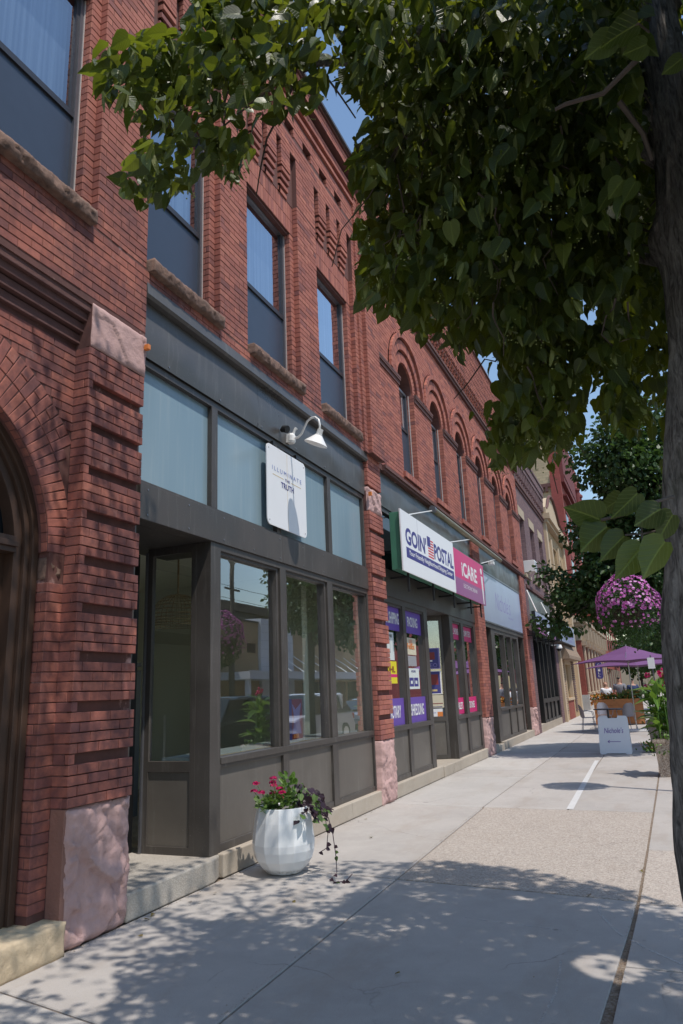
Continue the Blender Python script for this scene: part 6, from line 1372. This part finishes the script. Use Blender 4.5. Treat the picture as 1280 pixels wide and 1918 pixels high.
canna_planter('brown aggregate planter with tall leaves behind the folding sign', (-.10, 20.6), .56, .60, 9, 1.05, 2, 'bright canna leaves rising between the sandwich board and the trunk')
canna_planter('aggregate planter by the kerb mirrored in the left shop pane', (1.2, 9.2), .5, .55, 8, .9, 3, 'canna leaves by the kerb, mirrored in the left shop pane')
tf = thing('flower_tuft', 'small tuft of pale flowers growing at the foot of the planter behind the sandwich board', 'plant', (-.28, 18.6, 0)); L = Leaves('small'); F2 = Leaves('star')
for _ in range(260): p = np.array((-.28+random.gauss(0, .13), 18.6+random.gauss(0, .14), random.uniform(.01, .2))); L.add(p, rdir()+UPv, rdir(), .06)
for _ in range(60): p = np.array((-.28+random.gauss(0, .14), 18.55+random.gauss(0, .14), random.uniform(.08, .24))); F2.add(p, rdir(), UPv+rdir(.5), .04)
L.build('foliage', 'leaf_canna', tf); F2.build('blossoms', 'petal_orange', tf)

# ================================================================== SANDWICH BOARD
af = thing('sandwich_board', "white plastic sandwich board reading Nichole's with an arrow pointing left", 'sign', (-1.08, 18.35, 0))
def board(yb, yt, nm):
    mb = MB(); w0, w1, H_ = .345, .325, .83
    pf = [(-w0+.02, 0), (-w0+.12, .0), (-w0+.14, .02), (w0-.14, .02), (w0-.12, 0), (w0-.02, 0), (w0, .03), (w1, H_-.05), (w1-.03, H_), (.12, H_+.005), (.10, H_-.045), (-.10, H_-.045), (-.12, H_+.005), (-w1+.03, H_), (-w1, H_-.05), (-w0, .03)]
    vs = []; 
    for off in (0, .03): vs += [(-1.08+px_, yb+(yt-yb)*pz/H_+off, pz) for px_, pz in pf]
    n = len(pf); mb.add(vs, [tuple(range(n)), tuple(range(n, 2*n))[::-1]]+[(i, n+i, n+(i+1) % n, (i+1) % n) for i in range(n)]); part(nm, mb, 'aframe_white', af)
board(18.18, 18.36, 'front_panel'); board(18.60, 18.42, 'rear_panel')
part('handle', MB().tube([(-1.18, 18.38, .80), (-1.1, 18.38, .775), (-1.04, 18.38, .775), (-.96, 18.38, .80)], .012, 6), 'metal_black', af)
M = ((1, 0, 0), (0, .21, .977), (0, -.977, .21))
text("Nichole's", 'ink_purple', af, (-1.08, 18.177+.18*.62, .515), .125, .42, normal=M, shear=.22, depth=.003)
am = MB(); z_ = .27; yq = 18.178+.18*z_/.83-.004
am.box(-1.22, -.95, yq, yq+.001, z_-.005, z_+.006).add([(-1.24, yq, z_), (-1.195, yq, z_+.035), (-1.185, yq, z_+.028), (-1.215, yq, z_), (-1.185, yq, z_-.028), (-1.195, yq, z_-.035)], [(0, 1, 2, 3), (0, 3, 4, 5)]); part('arrow', am, 'ink_purple', af)

# ================================================================== CAFE FURNITURE
def umbrella(label, c, hd, zc_, za):
    t = thing('patio_umbrella', label, 'umbrella', (c[0], c[1], 0), 'purple umbrellas over the cafe tables'); P_ = [(c[0]-hd, c[1]), (c[0], c[1]-hd), (c[0]+hd, c[1]), (c[0], c[1]+hd)]; mb = MB(); vs = [(c[0], c[1], za)]
    for i in range(4):
        a, b_ = P_[i], P_[(i+1) % 4]
        for q in range(4): t_ = q/4; sag = -.07*math.sin(t_*math.pi)*0+.05*math.sin(t_*math.pi); vs.append((a[0]*(1-t_)+b_[0]*t_, a[1]*(1-t_)+b_[1]*t_, zc_+sag))
    ring = 16; mid = [((x_+c[0])/2, (y_+c[1])/2, (z_+za)/2-.05) for x_, y_, z_ in vs[1:]]; vs2 = vs+mid
    fs = [(0, 17+i, 17+(i+1) % 16) for i in range(16)]+[(17+i, 1+i, 1+(i+1) % 16, 17+(i+1) % 16) for i in range(16)]
    mb.add(vs2, fs); cnp = part('canopy', mb, 'umbrella_purple', t); so_ = cnp.modifiers.new('s', 'SOLIDIFY'); so_.thickness = .012
    rb = MB()
    for p in P_: rb.tube([(c[0], c[1], za-.06), (p[0], p[1], zc_-.02)], .01, 4)
    part('ribs', rb, 'metal_sash', t); part('pole', MB().tube([(c[0], c[1], .03), (c[0], c[1], za+.05)], .02, 8), 'metal_bright', t); part('base', MB().prism([(c[0]-.32, c[1]-.32), (c[0]+.32, c[1]-.32), (c[0]+.32, c[1]+.32), (c[0]-.32, c[1]+.32)], 'z', .0, .07), 'white_paint', t, bevel=.02)
umbrella('nearer purple square umbrella with its white base beside the trunk', (-.82, 26.2), 1.78, 2.24, 2.76)
umbrella('further purple umbrella half hidden below the nearer one', (-.65, 31.0), 1.95, 2.16, 2.72)
tb = thing('cafe_table', 'round dark metal cafe table between the two grey chairs', 'table', (-1.68, 26.6, 0)); part('tabletop', MB().lathe((-1.68, 26.6, .70), [(0, 0), (.46, 0), (.47, .015), (.46, .03), (0, .03)], 28), 'table_dark', tb); part('pedestal', MB().tube([(-1.68, 26.6, .02), (-1.68, 26.6, .70)], .035, 10), 'table_dark', tb); part('foot', MB().tube([(-1.95, 26.6, .02), (-1.41, 26.6, .02)], .02, 6).tube([(-1.68, 26.33, .02), (-1.68, 26.87, .02)], .02, 6), 'table_dark', tb)
def make_chair():
    t = thing('metal_chair', 'x', 'chair'); s = MB(); s.prism(rrect(0, 0, .44, .42, .12), 'z', .44, .455); part('seat', s, 'chair_grey', t)
    bk_ = MB(); vs = []; fs = []; nx = 9; nz = 8
    for j in range(nz+1):
        for i in range(nx+1):
            a = R_(-62+124*i/nx); zz = .47+.42*j/nz; wsc = math.sqrt(max(0, 1-max(0, (j-3)/(nz-2.6))**2)); a2 = a*wsc; vs.append((.235*math.sin(a2), .02+.22*math.cos(a2)+.05*(j/nz), zz))
    bk_.add(vs, [(j*(nx+1)+i, j*(nx+1)+i+1, (j+1)*(nx+1)+i+1, (j+1)*(nx+1)+i) for j in range(nz) for i in range(nx)]); o = part('backrest', bk_, 'chair_grey', t); q = o.modifiers.new('s', 'SOLIDIFY'); q.thickness = .006
    for sx, sy in ((-1, -1), (1, -1), (-1, 1), (1, 1)): part('leg', MB().tube([(sx*.17, sy*.16, .44), (sx*.23, sy*.23, 0)], .011, 6), 'chair_grey', t)
    for sx in (-1, 1): part('armrest', MB().tube([(sx*.2, .18, .66), (sx*.27, .02, .68), (sx*.27, -.16, .64), (sx*.22, -.2, .45)], .011, 6), 'chair_grey', t)
    return t
def dup(r, loc, rz, label):
    n = r.copy(); C.objects.link(n); n.location = loc; n.rotation_euler = (0, 0, rz); n['label'] = label
    for ch in list(r.children):
        c = ch.copy(); C.objects.link(c); c.parent = n
    return n
ch = make_chair(); ch.location = (-2.35, 26.75, 0); ch.rotation_euler = (0, 0, R_(100)); ch['label'] = 'grey metal cafe chair on the left of the round table'; ch['group'] = 'grey chairs at the cafe table'
dup(ch, (-1.12, 27.1, 0), R_(-150), 'grey metal cafe chair on the right, its back to the planter box'); dup(ch, (-1.9, 28.2, 0), R_(20), 'grey cafe chair behind the table, against the cedar box')
# cedar planter box
cx = thing('cedar_planter_box', 'long cedar plank planter box fencing off the cafe terrace', 'planter', (-1.5, 30.4, 0))
for k in range(4): part('plank', B(-2.38, -.62, 30.18, 30.21, .04+k*.232, .04+k*.232+.222), 'cedar', cx)
part('box_sides', B(-2.38, -2.35, 30.21, 30.7, .04, .95).box(-.65, -.62, 30.21, 30.7, .04, .95).box(-2.35, -.65, 30.67, 30.7, .04, .95), 'cedar', cx); part('soil', B(-2.34, -.66, 30.22, 30.66, .8, .88), 'soil', cx)
fp = thing('box_flowers', 'orange and pale flowers with grasses growing in the cedar box', 'plant', (-1.5, 30.4, .9)); L = Leaves('small'); F2 = Leaves('star'); G2 = Leaves('bract')
for _ in range(700): p = np.array((random.uniform(-2.45, -.6), 30.4+random.gauss(0, .13), random.uniform(.86, 1.12))); L.add(p, rdir()+UPv, rdir(), random.uniform(.05, .1))
for _ in range(220):
    x_ = -2.5+abs(random.gauss(0, .35)) if random.random() < .7 else random.uniform(-2.4, -.7); F2.add(np.array((x_, 30.3+random.gauss(0, .12), random.uniform(.75 if x_ < -2.3 else .98, 1.2))), rdir(), rdir()+np.array((0, -1, .6)), random.uniform(.05, .09))
for _ in range(160): G2.add((-1.0+random.gauss(0, .2), 30.4, .95), rdir(.35)+UPv, rdir(), random.uniform(.2, .4))
L.build('foliage', 'leaf_geranium', fp); F2.build('blossoms', 'petal_orange', fp); G2.build('grasses', 'bract_linden', fp)
# street sign post by the terrace
ps_ = thing('parking_sign', 'small white parking sign on a thin post in front of the far trees', 'sign', (-.28, 24.4, 0)); part('post', MB().tube([(-.02, 24.4, 0), (-.10, 24.4, 2.35)], .022, 6), 'metal_sash', ps_); part('sign_plate', B(-.2, .0, 24.36, 24.375, 1.95, 2.28), 'white_panel', ps_)
bs2 = thing('blade_sign', 'dark rounded blade sign with white letters hanging in front of the bank building', 'sign', (-3.1, 50, 1.9)); part('blade', MB().prism(rrect(-3.36, 2.35, .42, 1.05, .15), 'y', 49.9, 49.98), 'ink_navy', bs2, bevel=.01); part('bracket', B(-3.95, -3.3, 49.92, 49.96, 2.88, 2.92), 'metal_black', bs2)
for i_, ch_ in enumerate('GRILL'): text(ch_, 'ink_white', bs2, (-3.36, 49.89, 2.72-.18*i_), .13, .14, normal='-Y')

# ================================================================== PEOPLE behind the planter box
def person(label, loc, rz, H_, shirt, pants, hair, hairlen=.0, arm=0):
    t = thing('person', label, 'person', loc); t.rotation_euler = (0, 0, rz); k = H_/1.75
    def skin(name, V, E_, Rr, mat):
        me = bpy.data.meshes.new(name); me.from_pydata([tuple(c*k for c in v) for v in V], E_, []); o = bpy.data.objects.new(name, me); C.objects.link(o); m = o.modifiers.new('s', 'SKIN'); sv = me.skin_vertices[0].data
        for i, r in enumerate(Rr): sv[i].radius = (r*k, r*k*.85)
        sv[0].use_root = True; s2_ = o.modifiers.new('u', 'SUBSURF'); s2_.levels = 1; s2_.render_levels = 1
        dg = bpy.context.evaluated_depsgraph_get(); nm = bpy.data.meshes.new_from_object(o.evaluated_get(dg)); bpy.data.objects.remove(o); nm.materials.clear(); nm.materials.append(MAT[mat]); nm.polygons.foreach_set('use_smooth', [True]*len(nm.polygons)); q = bpy.data.objects.new(name, nm); C.objects.link(q); q.parent = t; return q
    ax = .25*arm
    V = [(0, 0, .95), (0, 0, 1.15), (0, 0, 1.38), (0, 0, 1.48), (0, -.01, 1.60), (0, -.01, 1.70), (.10, 0, .90), (.11, .02, .50), (.11, .06, .08), (.11, -.08, .04), (-.10, 0, .90), (-.12, -.04, .50), (-.12, .02, .08), (-.12, -.12, .04),
         (.19, 0, 1.40), (.25, .02, 1.13), (.25, -.12-ax, .92+ax), (.25, -.2-ax, .87+ax*1.2), (-.19, 0, 1.40), (-.25, .03, 1.13), (-.24, -.06, .90), (-.24, -.10, .82)]
    E_ = [(0, 1), (1, 2), (2, 3), (3, 4), (4, 5), (0, 6), (6, 7), (7, 8), (8, 9), (0, 10), (10, 11), (11, 12), (12, 13), (2, 14), (14, 15), (15, 16), (16, 17), (2, 18), (18, 19), (19, 20), (20, 21)]
    Rr = [.14, .12, .14, .055, .095, .07, .09, .06, .045, .035, .09, .06, .045, .035, .055, .04, .03, .032, .055, .04, .03, .032]
    skin('body', V, E_, Rr, 'skin')
    skin('shirt', [V[i] for i in (0, 1, 2, 14, 18)]+[(.235, .015, 1.2), (-.235, .02, 1.2)], [(0, 1), (1, 2), (2, 3), (2, 4), (3, 5), (4, 6)], [.18, .165, .175, .095, .095, .07, .07], shirt)
    skin('trousers', [V[i] for i in (0, 6, 7, 8, 10, 11, 12)], [(0, 1), (1, 2), (2, 3), (0, 4), (4, 5), (5, 6)], [.15, .10, .07, .056, .10, .07, .056], pants)
    hz = [(0, .02, 1.72), (0, .045, 1.64)]+([(0, .07, 1.52), (0, .08, 1.38)] if hairlen else []); skin('hair', hz, [(i, i+1) for i in range(len(hz)-1)], [.085, .095, .075, .05][:len(hz)], hair)
person('person with auburn hair and a white top standing behind the planter box', (-2.05, 33.2, 0), R_(20), 1.64, 'cloth_white', 'cloth_navy', 'hair_auburn', 1)
person('dark haired person in a grey shirt between the two others', (-1.52, 33.6, 0), R_(160), 1.82, 'cloth_grey', 'cloth_black', 'hair_dark', 0, 1)
person('person in dark navy clothes by the umbrella pole', (-1.02, 34.4, 0), R_(200), 1.74, 'cloth_navy', 'cloth_black', 'hair_dark', 0, 1)
